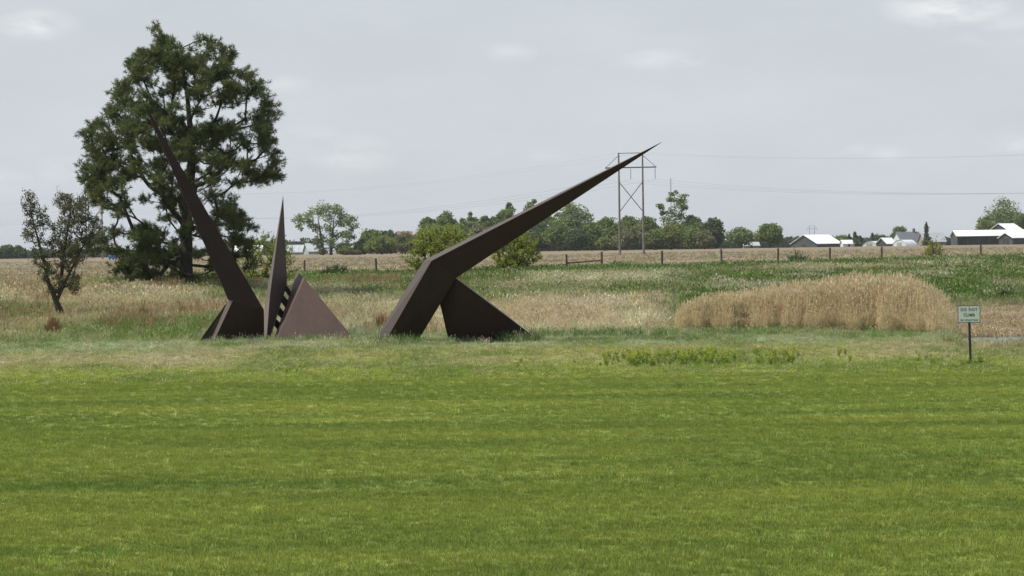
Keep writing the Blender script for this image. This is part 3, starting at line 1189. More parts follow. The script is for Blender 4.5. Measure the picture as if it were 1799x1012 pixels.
# ------------------------------------------------------------------ pylons and lines
def pylon(px, d, label, top_py=None):
    g = GP(px, d)
    root = empty('transmission_pylon', g, R(-12))
    tag(root, label, 'pylon', 'wooden H-frame pylons')
    HT = 19.9
    zb = HT - 2.9
    w2 = 2.35
    for s_ in (-1, 1):
        mb_ = MB()
        mb_.tube((s_ * w2, 0, -.5), (s_ * w2, 0, HT), .24, .15, 8)
        mb_.build('pole', M_POLE, root)
        mb_ = MB()
        mb_.tube((s_ * w2, 0, HT - .5), (s_ * 4.9, 0, zb + .1), .06, .06, 6)
        mb_.build('arm_brace', M_DARKMETAL, root)
        mb_ = MB()
        mb_.tube((-s_ * w2, .14 * s_, 14.2), (s_ * w2, .14 * s_, 8.3), .09, .09, 6)
        mb_.build('cross_brace', M_DARKMETAL, root)
    mb_ = MB()
    mb_.box(-5.05, 5.05, -.12, .12, zb - .12, zb + .12)
    mb_.build('crossarm', M_DARKMETAL, root)
    mb_ = MB()
    mb_.box(-w2 - .15, w2 + .15, -.07, .07, HT - .15, HT - .02)
    mb_.build('top_beam', M_DARKMETAL, root)
    tips = []
    R_ = Matrix.Rotation(R(-12), 3, 'Z')
    for x in (-4.8, 0, 4.8):
        mb_ = MB()
        mb_.tube((x, 0, zb - .1), (x, 0, zb - 2.35), .03, .03, 6)
        for k in range(9):
            mb_.tube((x, 0, zb - .45 - k * .2), (x, 0, zb - .52 - k * .2), .10, .10, 8)
        mb_.build('insulator', M_DARKMETAL, root)
        tips.append(g + R_ @ Vector((x, 0, zb - 2.4)))
    for x in (-w2, w2):
        tips.append(g + R_ @ Vector((x, 0, HT + .02)))
    return tips


tB = pylon(1110, 500, 'nearest wooden H-frame pylon rising behind the tip of the beam')
tA = pylon(166, 708, 'H-frame pylon half hidden between the small tree and the pine')
pylon(1427, 2300, 'tiny far H-frame pylon above the white roofed barn')
v3 = Vector((141, -208, 0))
tC = [p_ + v3 + Vector((0, 0, .5)) for p_ in tB]
tZ = [p_ - v3 for p_ in tA]
wn = ['left lower', 'middle lower', 'right lower', 'left upper', 'right upper']
for k in range(5):
    mb = MB()
    chain = [tZ[k], tA[k], tB[k], tC[k]]
    o = chain[2]
    for i in range(3):
        a_, b_ = chain[i], chain[i + 1]
        sag = (5.2 if k < 3 else 4.4) * (1.1 if i == 2 else 1)
        prev = a_
        for j in range(1, 25):
            s_ = j / 24
            q = a_.lerp(b_, s_)
            q = Vector((q.x, q.y, q.z - 4 * sag * s_ * (1 - s_)))
            mb.tube(prev - o, q - o, .017 if k < 3 else .010, None, 4, False)
            prev = q
    tag(mb.build('overhead_wire', M_WIRE, None, o), '%s wire of the power line strung across the sky' % wn[k], 'wire', 'power line wires')

# antenna mast beyond the trees
g = GP(1180, 960)
mb = MB()
top = P(1180, 312, 960).z
mb.tube((0, 0, 0), (0, 0, top - g.z), .16, .10, 5)
for k in range(5):
    mb.tube((-.5, 0, top - g.z - 1 - k * .9), (.5, 0, top - g.z - 1 - k * .9), .05, .05, 4)
tag(mb.build('antenna_mast', M_WIRE, None, g), 'thin antenna mast sticking up above the tallest far tree', 'mast')


# ------------------------------------------------------------------ trees
def tubes_np(name, segs, mat, parent, n=6):
    """segs: array of (ax,ay,az,bx,by,bz,r0,r1)"""
    S = np.array(segs)
    A = S[:, :3]
    B = S[:, 3:6]
    D = B - A
    D /= np.maximum(np.linalg.norm(D, axis=1, keepdims=True), 1e-6)
    ref = np.where(np.abs(D[:, 2:3]) > .9, np.array([[1., 0, 0]]), np.array([[0, 0, 1.]]))
    U = np.cross(D, ref)
    U /= np.linalg.norm(U, axis=1, keepdims=True)
    W = np.cross(D, U)
    th = np.arange(n) * 2 * np.pi / n
    ring = U[:, None, :] * np.cos(th)[None, :, None] + W[:, None, :] * np.sin(th)[None, :, None]
    V0 = A[:, None, :] + ring * S[:, 6][:, None, None]
    V1 = B[:, None, :] + ring * S[:, 7][:, None, None]
    V = np.concatenate([V0, V1], 1).reshape(-1, 3)
    m_ = len(S)
    k = np.arange(n)
    q = np.stack([k, (k + 1) % n, n + (k + 1) % n, n + k], -1)
    Q_ = (q[None] + (np.arange(m_) * 2 * n)[:, None, None]).reshape(-1, 4)
    me = mesh_np(name, V, Q_, np.full(len(Q_), 4), mat, True)
    return link(name, me, parent)


def grow(trunk, rtrunk, attract, r, step=.6, up=.5, tipr=.02, power=.5, wob=.12, limit=None):
    """joins every foliage centre to the nearest wood already grown; pipe model radii"""
    pos = [np.array(p_, float) for p_ in trunk]
    par = [-1] + list(range(len(trunk) - 1))
    rad = list(rtrunk)
    cnt = [0] * len(pos)
    fixed = len(pos)
    base_ = pos[0]
    att = [np.array(p_, float) for p_ in attract]
    ax = np.array(trunk, float)
    dist = [np.min(np.linalg.norm(ax - p_, axis=1)) for p_ in att]
    ends = []
    for i in np.argsort(dist):
        p_ = att[i]
        PA = np.array(pos)
        dv = p_ - PA
        dd_ = np.linalg.norm(dv, axis=1)
        cost = dd_ + up * np.maximum(0, PA[:, 2] - p_[2] + .25 * np.hypot(dv[:, 0], dv[:, 1]))
        cost[0] += 5
        if limit is not None:
            cost[:fixed] += np.maximum(0, limit - ax[:, 2]) * 3
        j = int(np.argmin(cost))
        L = dd_[j]
        ns = max(1, int(L / step))
        prev = j
        a_ = PA[j]
        bend = r.normal(0, wob, 3) * L
        bend[2] -= .10 * L
        for s in range(1, ns + 1):
            t_ = s / ns
            q = a_ + (p_ - a_) * t_ + bend * math.sin(math.pi * t_) * .6
            pos.append(q)
            par.append(prev)
            cnt.append(0)
            rad.append(0)
            prev = len(pos) - 1
        ends.append(prev)
        while prev >= 0:
            cnt[prev] += 1
            prev = par[prev]
    segs = []
    for i in range(1, len(pos)):
        j = par[i]
        if i < fixed:
            segs.append((*pos[j], *pos[i], rad[j], rad[i]))
        else:
            r1 = tipr * max(cnt[i], 1) ** power
            r0 = tipr * max(cnt[i] if j < fixed else cnt[j], 1) ** power
            if j < fixed:
                r0 = min(r1 * 1.25, rad[j])
            segs.append((*pos[j], *pos[i], min(r0, r1 * 1.5), r1))
    return segs, pos, ends


def leaves_np(name, C, size, mat, parent, r, flat=.0, aspect=.55):
    """diamond leaves at centres C with random facing"""
    n_ = len(C)
    nrm_ = r.normal(0, 1, (n_, 3))
    nrm_[:, 2] += flat
    nrm_ /= np.linalg.norm(nrm_, axis=1, keepdims=True)
    u = np.cross(nrm_, r.normal(0, 1, (n_, 3)))
    u /= np.linalg.norm(u, axis=1, keepdims=True)
    v = np.cross(nrm_, u)
    s_ = (size * r.uniform(.6, 1.3, n_))[:, None]
    V = np.stack([C - u * s_, C - v * s_ * aspect, C + u * s_, C + v * s_ * aspect], 1).reshape(-1, 3)
    me = mesh_np(name, V, np.arange(4 * n_), np.full(n_, 4), mat)
    return link(name, me, parent)


def in_poly(x, y, poly):
    c = False
    j = len(poly) - 1
    for i in range(len(poly)):
        xi, yi = poly[i]
        xj, yj = poly[j]
        if (yi > y) != (yj > y) and x < (xj - xi) * (y - yi) / (yj - yi) + xi:
            c = not c
        j = i
    return c


# ---- the pine
PD = 139.0
g = GP(328, PD)
root = empty('pine_tree', g)
tag(root, 'large dark spreading pine tree behind the leaning spire', 'tree')
outline = [(290, 44), (305, 72), (322, 56), (350, 44), (372, 58), (395, 82), (425, 108), (437, 128), (455, 142), (462, 165), (480, 185), (482, 212), (468, 240),
           (484, 268), (502, 284), (501, 310), (470, 318), (430, 322), (400, 338), (412, 352), (438, 388), (446, 402), (425, 412), (446, 440), (440, 478), (405, 486),
           (360, 470), (338, 440), (312, 470), (300, 496), (262, 500), (205, 492), (206, 452), (178, 440), (150, 445), (150, 420), (192, 400), (170, 370), (160, 335), (146, 318), (145, 290), (140, 285),
           (158, 262), (139, 240), (165, 205), (180, 190), (205, 185), (200, 150), (225, 132), (219, 102), (238, 92), (262, 72), (274, 50)]
holes = [(412, 205, 15, 17), (442, 238, 11, 13), (395, 255, 10, 9), (372, 165, 9, 8), (260, 372, 34, 16), (225, 395, 18, 8), (250, 318, 14, 8), (352, 268, 6, 9), (400, 305, 16, 6),
         (360, 372, 16, 20), (395, 330, 26, 8), (310, 395, 12, 10), (180, 400, 16, 12), (330, 190, 8, 7), (268, 228, 8, 8), (235, 175, 7, 5), (375, 195, 12, 12), (350, 425, 10, 18),
         (222, 420, 12, 8), (265, 160, 9, 6), (325, 155, 8, 6), (300, 415, 9, 6), (430, 275, 14, 6), (190, 345, 10, 6)]
r = np.random.default_rng(77)
att = []
tries = 0
cxp = 322
while len(att) < 500 and tries < 20000:
    tries += 1
    x = r.uniform(138, 504)
    y = r.uniform(42, 500)
    if not in_poly(x, y, outline):
        continue
    if any(((x - hx) / (hw_ + 3)) ** 2 + ((y - hy) / (hh_ + 3)) ** 2 < 1 for hx, hy, hw_, hh_ in holes):
        continue
    halfw = np.interp(y, [42, 100, 200, 300, 400, 500], [60, 110, 155, 175, 150, 90])
    u = abs(x - cxp) / halfw
    dep = math.sqrt(max(0.05, 1 - min(u, 1) ** 2)) * halfw / 32.4
    q = P(x, y, PD + r.uniform(-dep, dep) * .95)
    q = np.array(q - g)
    if att and min(np.sum((np.array(att) - q) ** 2, axis=1)) < .38 ** 2:
        continue
    att.append(q)
tr_px = [(328, 500), (327, 470), (328, 440), (327, 400), (330, 360), (334, 320), (337, 280), (335, 240), (332, 200), (328, 160), (322, 120), (318, 85)]
trunk = [np.array(P(x, y, PD) - g) for x, y in tr_px]
trunk[0][2] = -.2
segs, pos, ends = grow(trunk, [.46, .38, .36, .34, .31, .28, .24, .20, .15, .11, .07, .04], att, r, .55, .9, .021, .46, .10, limit=2.0)
# second leader
att_np = np.array(att)
tw = []
cl_c, cl_d = [], []
axis_xy = np.array([0.1, 0])
for p_ in att_np:
    out_dir = p_ - np.array([0, 0, p_[2] - 1.2])
    out_dir /= np.linalg.norm(out_dir) + 1e-6
    nt_ = r.integers(17, 25)
    for k in range(nt_):
        o_ = r.normal(0, 1, 3)
        o_ /= np.linalg.norm(o_)
        rr = r.uniform(.10, .54)
        o_ = o_ * np.array([1.1, 1.1, .72]) * rr
        d_ = o_ / rr * .8 + out_dir * .5 + np.array([0, 0, .55])
        d_ /= np.linalg.norm(d_)
        c_ = p_ + o_
        cl_c.append(c_)
        cl_d.append(d_)
        if k % 2 == 0:
            tw.append((*(p_ + o_ * -.1), *c_, .014, .008))
tubes_np('trunk', segs + tw, M_BARK, root, 6)
C = np.array(cl_c)
D = np.array(cl_d)
NN = 26
nC = len(C)
nd = D[:, None, :] * .45 + r.normal(0, .72, (nC, NN, 3))
nd /= np.linalg.norm(nd, axis=2, keepdims=True)
ln_ = r.uniform(.14, .24, (nC, NN, 1))
sd = np.cross(nd, r.normal(0, 1, (nC, NN, 3)))
sd /= np.linalg.norm(sd, axis=2, keepdims=True)
start = C[:, None, :] + D[:, None, :] * r.uniform(-.10, .10, (nC, NN, 1))
Vn = np.stack([start - sd * .013, start + sd * .013, start + nd * ln_ + sd * .006, start + nd * ln_ - sd * .006], 2).reshape(-1, 3)
nq = nC * NN
link('crown', mesh_np('crown', Vn, np.arange(4 * nq), np.full(nq, 4), M_NEEDLE), root)
print('pine clusters', nC, 'quads', nq)

# ---- the small leaning tree on the left
SD = 115.0
g = GP(104, SD)
root = empty('small_tree', g)
tag(root, 'small dark leaning tree with two upright leafy arms, left of the pine', 'tree')
r = np.random.default_rng(31)
arms = [((52, 360, 12, 22), 26), ((62, 400, 16, 30), 34), ((75, 445, 20, 28), 40), ((85, 480, 18, 18), 24), ((82, 385, 8, 20), 10), ((47, 410, 7, 16), 8),
        ((110, 355, 14, 14), 26), ((128, 375, 22, 26), 60), ((112, 410, 20, 26), 50), ((145, 360, 12, 16), 20), ((118, 450, 24, 24), 56), ((150, 400, 18, 24), 36),
        ((140, 440, 20, 20), 36), ((118, 490, 22, 16), 30), ((128, 508, 12, 8), 10), ((170, 400, 10, 16), 12), ((165, 425, 12, 14), 14), ((92, 512, 6, 10), 5)]
att = []
for (x, y, rx, ry), n_ in arms:
    for k in range(n_):
        th = r.uniform(0, 6.28)
        q = math.sqrt(r.random())
        dep = r.normal(0, .35) * rx / 14
        att.append(np.array(P(x + rx * q * math.cos(th), y + ry * q * math.sin(th), SD + dep) - g))
trunk = [np.array(P(x, y, SD) - g) for x, y in [(106, 566), (104, 548), (99, 530), (92, 512), (86, 500), (82, 480), (76, 455), (68, 425), (60, 395), (53, 365)]]
tr2 = [np.array(P(x, y, SD) - g) for x, y in [(104, 512), (108, 490), (110, 460), (114, 430), (120, 400), (124, 370), (126, 350)]]
tr3 = [np.array(P(x, y, SD) - g) for x, y in [(99, 530), (110, 505), (122, 480), (135, 455), (150, 425), (165, 400)]]
segs, pos, ends = grow(trunk + tr2 + tr3[1:], [.17, .15, .13, .12, .10, .08, .07, .05, .035, .02] + [.11, .09, .075, .06, .05, .035, .02] + [.08, .06, .045, .03, .02], att, r, .3, .9, .009, .45, .05, limit=.9)
# the jumps between the stems are not wood
good = []
jump = {(len(trunk), ), (len(trunk) + len(tr2), )}
for i_, s_ in enumerate(segs):
    if i_ == len(trunk) - 1:
        good.append((*trunk[3], *tr2[0], .12, .11))
    elif i_ == len(trunk) + len(tr2) - 1:
        good.append((*trunk[2], *tr3[1], .09, .08))
    else:
        good.append(s_)
prop_a = P(118, 564, SD + .2) - g
prop_b = P(104, 532, SD + .1) - g
good.append((*prop_a, *prop_b, .045, .04))
C = []
tw = []
for p_ in att:
    for k in range(2):
        e_ = p_ + r.normal(0, .10, 3) + np.array([0, 0, .12])
        tw.append((*p_, *e_, .006, .004))
        for j in range(15):
            C.append(p_ + (e_ - p_) * r.random() + r.normal(0, .07, 3))
tubes_np('trunk', good + tw, M_BARK2, root, 6)
leaves_np('crown', np.array(C), .045, M_SMALL, root, r, .3)

# ---- bushes on the fence line
M_BUSHV = {}


def bush(px, d, w_px, top_py, label, mat, n_att=150, leaves=16, size=.07, name='bush', seed=0, lean=0, bare=0):
    r = np.random.default_rng(900 + seed)
    g = GP(px, d)
    k_ = d / F
    W = w_px * k_ / 2
    Ht = P(px, top_py, d).z - g.z
    root = empty(name, g)
    tag(root, label, 'bush')
    stems = []
    att = []
    for k in range(n_att):
        th = r.uniform(0, 6.28)
        q = math.sqrt(r.random())
        z = r.uniform(.18, 1.0)
        ww = W * math.sin(min(1, z * 1.25 + .12) * math.pi * .62) * (.8 + .35 * r.random())
        top_ = Ht * (1 - .35 * q * q)
        att.append(np.array([ww * q * math.cos(th) + lean * z, ww * q * math.sin(th), z * top_]))
    trunk = [np.array([0, 0, -.1]), np.array([.02, 0, .15])]
    segs, _, _ = grow(trunk, [.10, .08], att, r, .3, .8, .010, .42, .06)
    tw, C = [], []
    for p_ in att:
        out_ = np.array([p_[0], p_[1], p_[2] * .9 + .3])
        out_ /= np.linalg.norm(out_)
        for k in range(3):
            e_ = p_ + out_ * r.uniform(.1, .42) * (2.0 if r.random() < .12 else 1) + r.normal(0, .07, 3)
            tw.append((*p_, *e_, .007, .004))
            for j in range(leaves // 3):
                C.append(p_ + (e_ - p_) * r.random() + r.normal(0, .06, 3))
    for k in range(bare):
        a_ = att[r.integers(len(att))]
        e_ = a_ + np.array([r.normal(0, .15), 0, r.uniform(.5, 1.0)])
        tw.append((*a_, *e_, .008, .004))
    tubes_np('stems', segs + tw, M_BARK2, root, 5)
    leaves_np('leaves', np.array(C), size, mat, root, r, .4)


bush(774, 171, 122, 398, 'wide yellow green bush half hidden behind the elbow of the beam', M_BUSH, 330, 24, .085, seed=1)
bush(905, 174, 82, 408, 'rounded yellow green bush right of the bent beam', M_BUSH, 240, 24, .08, seed=2)
bush(466, 152, 108, 412, 'loose yellow green bush between pine and upright blade', M_BUSH, 200, 18, .065, seed=3, bare=12)
bush(1640, 203, 30, 425, 'tiny yellow green bush by a fence post on the right', M_BUSH, 60, 16, .075, seed=4)
M_BUSHD = leafmat('dark_bush_leaves', (.06, .11, .03), (.045, .085, .025), 2, .3)
for k, (px_, d_, w_, t_, lab) in enumerate([(1763, 128, 24, 520, 'dark green shrub on the bank at the right edge'), (594, 172, 26, 470, 'dark low shrub right of the steel pyramid'),
                                            (575, 168, 24, 476, 'small brown green shrub behind the steel pyramid'), (1402, 194, 26, 449, 'low dark shrub under the fence on the right')]):
    bush(px_, d_, w_, t_, lab, M_BUSHD, 50, 15, .06, 'shrub', 20 + k)

# ---- far trees
LEAF = {
    'mid': leafmat('leaves_mid', (.20, .25, .085), (.125, .175, .062), .45, .35),
    'dark': leafmat('leaves_dark', (.12, .16, .075), (.08, .112, .055), .45, .35),
    'light': leafmat('leaves_light', (.22, .255, .085), (.15, .19, .065), .45, .35),
    'olive': leafmat('leaves_olive', (.22, .225, .13), (.16, .167, .10), .45, .35),
    'grey': leafmat('leaves_grey', (.24, .29, .14), (.165, .21, .10), .45, .35),
}


def far_tree(px, top, hw, d, mat, label, seed, base_py=None, low=.10, lobes=46, per=120, name='broadleaf_tree', pts=None, size=.38, trunkr=.35, group='trees beyond the field', trunks=1, spread=.34):
    r = np.random.default_rng(seed)
    g = GP(px, d)
    k_ = d / F
    Ht = P(px, top, d).z - g.z
    W = hw * k_ * 1.12
    root = empty(name, g)
    tag(root, label, 'tree', group)
    cs = []
    if pts:
        for (x, y, rr) in pts:
            q = P(x, y, d) - g
            for j in range(max(2, int(rr / 3))):
                o_ = r.normal(0, .45, 3) * rr * k_
                cs.append((q.x + o_[0], o_[1] * 1.6, q.z + o_[2] * .8, rr * k_ * r.uniform(.5, .85)))
    else:
        zc = Ht * (.5 + low / 2)
        for k in range(lobes):
            v_ = r.normal(0, 1, 3)
            v_ /= np.linalg.norm(v_)
            rad_ = r.uniform(.45, .84)
            taper = 1.0 if v_[2] < 0 else (1 - .25 * v_[2])
            cs.append((v_[0] * W * rad_ * taper, v_[1] * W * rad_ * taper, zc + v_[2] * Ht * (.5 - low / 2) * rad_, W * r.uniform(.6, 1.15) * spread))
        cs.append((r.normal(0, .15) * W, 0, Ht - W * .22, W * .2))
    cs = np.array(cs)
    L = []
    for c_ in cs:
        n_ = int(per * r.uniform(.7, 1.2))
        v_ = r.normal(0, 1, (n_, 3))
        v_ /= np.linalg.norm(v_, axis=1, keepdims=True)
        v_ *= (r.random((n_, 1)) ** .45) * np.array([1.05, 1.05, .85]) * c_[3] * 1.15
        L.append(v_ + c_[:3])
    L = np.concatenate(L)
    L = L[L[:, 2] > .2]
    tb = [0] if trunks == 1 else [-W * .12, W * .10]
    segs = []
    for x0 in tb:
        tk = [np.array([x0, 0, -.3]), np.array([x0 * 1.0, 0, Ht * .12]), np.array([x0 * 1.3, 0, Ht * .28]), np.array([x0 * 1.6, .2, Ht * .5]), np.array([x0 * 2, 0, Ht * .72])]
        sel = cs if trunks == 1 else cs[np.sign(cs[:, 0]) == np.sign(x0)]
        s_, _, _ = grow(tk, [trunkr, trunkr * .85, trunkr * .7, trunkr * .5, trunkr * .2], sel[:, :3], r, 1.5, .7, .05, .5, .08, limit=Ht * .16)
        segs += s_
    tubes_np('trunk', segs, M_BARKF, root, 5)
    leaves_np('crown', L, size, LEAF[mat], root, r, .3, .7)


cw = [(522, 383, 9), (535, 386, 12), (548, 380, 13), (560, 372, 12), (577, 366, 13), (574, 382, 13), (592, 368, 12), (602, 378, 12), (612, 390, 12), (622, 384, 8), (620, 402, 11), (596, 392, 11),
      (556, 398, 9), (580, 402, 12), (527, 402, 8), (566, 420, 15), (585, 425, 13), (604, 412, 12), (610, 428, 14), (555, 425, 10), (597, 438, 10), (565, 438, 12), (616, 415, 9), (545, 393, 9)]
far_tree(575, 358, 58, 800, 'grey', 'large airy two trunked cottonwood standing alone beside grey barn roofs', 1, pts=cw, per=62, size=.34, trunkr=.6, trunks=2, name='cottonwood_tree')
T = [
    (652, 402, 22, 860, 'mid', 'round green tree just right of the cottonwood'),
    (684, 403, 18, 870, 'dark', 'dark green tree left of the red roof'),
    (640, 420, 16, 800, 'mid', 'low green tree between cottonwood and small white roof'),
    (672, 415, 26, 780, 'light', 'pale green bushy tree below the red roof'),
    (712, 409, 24, 790, 'olive', 'brownish olive tree hiding most of the red roofed house'),
    (738, 408, 22, 800, 'olive', 'olive tree left of the wide fence bush'),
    (752, 380, 21, 880, 'mid', 'taller round tree rising behind the wide bush'),
    (784, 370, 24, 890, 'mid', 'highest round tree above the wide bush'),
    (815, 382, 20, 900, 'grey', 'pale grey green tree with twiggy top behind the beam elbow'),
    (830, 372, 15, 930, 'grey', 'thin topped grey green tree left of the beam'),
    (853, 378, 17, 900, 'mid', 'green tree touching the beam from the left'),
    (800, 402, 30, 820, 'light', 'low light green tree behind the wide bush'),
    (893, 355, 20, 930, 'mid', 'round topped tree just above the middle of the beam'),
    (935, 349, 20, 940, 'grey', 'tall tree whose top shows over the beam'),
    (960, 372, 20, 930, 'mid', 'tree showing over the upper edge of the beam'),
    (950, 392, 26, 860, 'dark', 'dark tree right of the rounded bush, under the beam'),
    (983, 388, 24, 850, 'mid', 'green tree under the beam, left of the tall spreading one'),
    (1010, 355, 32, 900, 'grey', 'tall spreading tree under the narrow end of the beam'),
    (1012, 400, 22, 840, 'dark', 'dark low tree in front of the tall spreading one'),
    (1040, 390, 22, 860, 'mid', 'green tree left of the nearest pylon'),
    (1066, 380, 26, 870, 'mid', 'broad green tree just left of the pylon pole'),
    (1063, 416, 14, 820, 'light', 'small yellow green tree at the foot of the trees left of the pylon'),
    (1105, 379, 26, 890, 'mid', 'round tree seen between the two pylon poles'),
    (1102, 400, 22, 840, 'olive', 'lower olive tree between the two pylon poles'),
    (1138, 380, 22, 880, 'mid', 'green tree behind the right pylon pole'),
    (1150, 402, 20, 840, 'light', 'light green tree right of the pylon'),
    (1180, 392, 26, 840, 'light', 'light green tree in front of the tallest tree'),
    (1216, 380, 22, 890, 'mid', 'tree on the right shoulder of the tallest tree'),
    (1213, 400, 24, 850, 'mid', 'round lower tree right of the tallest tree'),
    (1252, 382, 21, 860, 'dark', 'upright dark tree ending the tree row on the right'),
    (1238, 405, 16, 840, 'olive', 'low olive tree next to the dark end tree'),
    (1303, 400, 23, 900, 'grey', 'grey green tree standing apart, left of two'),
    (1353, 393, 24, 880, 'mid', 'full round green tree standing apart near the barn'),
    (868, 395, 24, 850, 'dark', 'dark low tree right behind the beam'),
    (905, 388, 26, 870, 'mid', 'green tree behind the rounded bush'),
    (768, 394, 26, 860, 'grey', 'grey green tree between the two round trees above the wide bush'),
    (806, 392, 24, 850, 'mid', 'mid green tree directly behind the top of the wide bush'),
    (841, 393, 20, 860, 'olive', 'olive tree in the gap above the beam elbow'),
    (876, 374, 18, 900, 'mid', 'slim green tree left of the round topped one above the beam'),
    (985, 372, 22, 920, 'mid', 'leafy tree tucked under the beam beside the tall spreading tree'),
    (1082, 392, 22, 850, 'mid', 'green tree directly behind the left pylon pole'),
    (1232, 390, 20, 870, 'mid', 'green tree between the tallest tree and the dark end tree'),
]
for k, (px_, tp_, hw_, d_, mt_, lab) in enumerate(T):
    far_tree(px_, tp_, hw_, d_, mt_, lab, 50 + k, low=.06 if d_ < 880 else .14)
tall = [(1186, 340, 7), (1180, 352, 9), (1190, 358, 10), (1203, 352, 10), (1200, 364, 9), (1165, 368, 9), (1159, 366, 6), (1182, 374, 11), (1196, 380, 12), (1176, 386, 11), (1192, 395, 14), (1180, 410, 16), (1200, 412, 14)]
far_tree(1187, 334, 30, 890, 'mid', 'tallest far tree with a narrow knobbly top, right of the pylon', 99, pts=tall, per=64)
# around the farm on the right
far_tree(1582, 397, 17, 1150, 'mid', 'round tree behind the farmhouse roof', 120)
far_tree(1764, 350, 40, 1100, 'mid', 'big pale green tree behind the barns at the right edge', 121, lobes=44)
far_tree(1733, 378, 20, 1080, 'light', 'lower light green tree left of the big farm tree', 122)
far_tree(1803, 368, 26, 1090, 'mid', 'tree cut by the right edge behind the barns', 123)
far_tree(1640, 412, 9, 1120, 'olive', 'small olive tree right of the lone spruce', 124)
far_tree(1480, 415, 16, 1250, 'mid', 'low tree behind the white roofed barn', 125)
far_tree(1545, 413, 13, 1250, 'dark', 'low dark tree behind the quonset hut', 126)
far_tree(14, 430, 17, 1000, 'dark', 'dark tree at the far left edge of the horizon', 127)
far_tree(34, 431, 14, 1000, 'dark', 'dark tree behind the left arm of the small tree', 128)
far_tree(-20, 432, 18, 1000, 'dark', 'dark tree just beyond the left picture edge', 129)
far_tree(626, 441, 8, 760, 'light', 'small light green bush by the cottonwood trunks', 130, trunkr=.15)
far_tree(607, 434, 11, 760, 'light', 'light green shrub at the foot of the cottonwood', 131, trunkr=.15)
far_tree(120, 430, 16, 1050, 'dark', 'dark far tree seen through the small tree', 132)


def spruce(px, top, hw, d, label, seed):
    r = np.random.default_rng(seed)
    g = GP(px, d)
    Ht = P(px, top, d).z - g.z
    W = hw * d / F
    root = empty('spruce_tree', g)
    tag(root, label, 'tree', 'spruces round the farm')
    n_ = 2600
    z = r.random(n_) ** .8
    z = .08 + .92 * (1 - z)
    th = r.uniform(0, 6.28, n_)
    tier = .75 + .25 * np.abs(np.sin(z * 26))
    rad_ = W * (1 - z) ** .8 * tier * (.5 + .5 * r.random(n_)) * (1 + .5 * np.sin(th * 2 + z * 9)) * np.clip(2.4 * fbm(z * 7 + seed * 9, th * .9, 3) - .3, .15, 1.6)
    C = np.stack([rad_ * np.cos(th), rad_ * np.sin(th), z * Ht - rad_ * .15], 1)
    mb_ = MB()
    mb_.tube((0, 0, -.3), (0, 0, Ht * .95), .3, .04, 6)
    mb_.build('trunk', M_BARKF, root)
    leaves_np('crown', C, .34, LEAF['dark'], root, r, .2, .5)


spruce(1502, 407, 11, 1080, 'dark spruce right of the small white shed', 1)
spruce(1492, 411, 9, 1090, 'dark spruce leaning over the small white shed', 2)
spruce(1533, 409, 9, 1130, 'dark spruce behind the quonset hut', 3)
spruce(1512, 414, 8, 1100, 'lowest dark spruce of the farm row', 4)
spruce(1628, 390, 9, 1080, 'lone tall spruce beside the farmhouse chimney', 5)


# woods along the horizon, one mass
def woods(name, spans, label, seed, mat='dark'):
    r = np.random.default_rng(seed)
    L = []
    for (xa, xb, pyt, d) in spans:
        x = xa
        while x < xb:
            g = GP(x, d)
            hw = r.uniform(5, 11) * d / F
            top_ = P(x, pyt + r.uniform(-3, 4), d).z
            n_ = 420
            v_ = r.normal(0, 1, (n_, 3))
            v_ /= np.linalg.norm(v_, axis=1, keepdims=True)
            v_ *= r.random((n_, 1)) ** .4
            zc = (g.z + top_) / 2
            L.append(np.stack([g.x + v_[:, 0] * hw, g.y + v_[:, 1] * hw, zc + v_[:, 2] * (top_ - g.z) / 2], 1))
            x += hw * F / d * 1.0
    C = np.concatenate(L)
    o = leaves_np(name, C, .75, LEAF[mat], None, r, .3, .7)
    tag(o, label, 'woods', kind='stuff')


woods('horizon_woods', [(-160, 560, 437, 1700), (380, 560, 420, 1500), (1270, 1480, 418, 1500), (1380, 1720, 417, 1600), (1640, 1720, 418, 1400), (1780, 2000, 412, 1400), (600, 1300, 426, 1300), (640, 1262, 409, 965)],
      'low hazy line of woods along the horizon', 5)

# ------------------------------------------------------------------ farm buildings
M_ROOFW = solid('white_metal_roof', (.80, .82, .82), (.72, .74, .75), .4, .35)
M_ROOFG = solid('grey_metal_roof', (.42, .45, .48), (.34, .37, .40), .4, .45)
M_ROOFD = solid('dark_shingle_roof', (.16, .17, .19), (.12, .13, .15), .6, .8)
M_ROOFR = solid('red_tile_roof', (.22, .12, .10), (.18, .10, .085), .6, .8)
M_WALLD = solid('dark_board_wall', (.075, .075, .082), (.055, .055, .06), .6, .8)
M_WALLW = solid('white_wall', (.66, .68, .68), (.55, .57, .58), .6, .7)
M_WALLG = solid('grey_wall', (.36, .38, .39), (.28, .29, .30), .6, .7)
M_WALLT = solid('tan_wall', (.30, .25, .20), (.24, .2, .16), .6, .8)
M_GLASS = solid('dark_glass', (.03, .035, .04), (.02, .025, .03), 1, .15)
M_OPEN = solid('shed_interior', (.05, .05, .05), (.03, .03, .03), 1, .9)


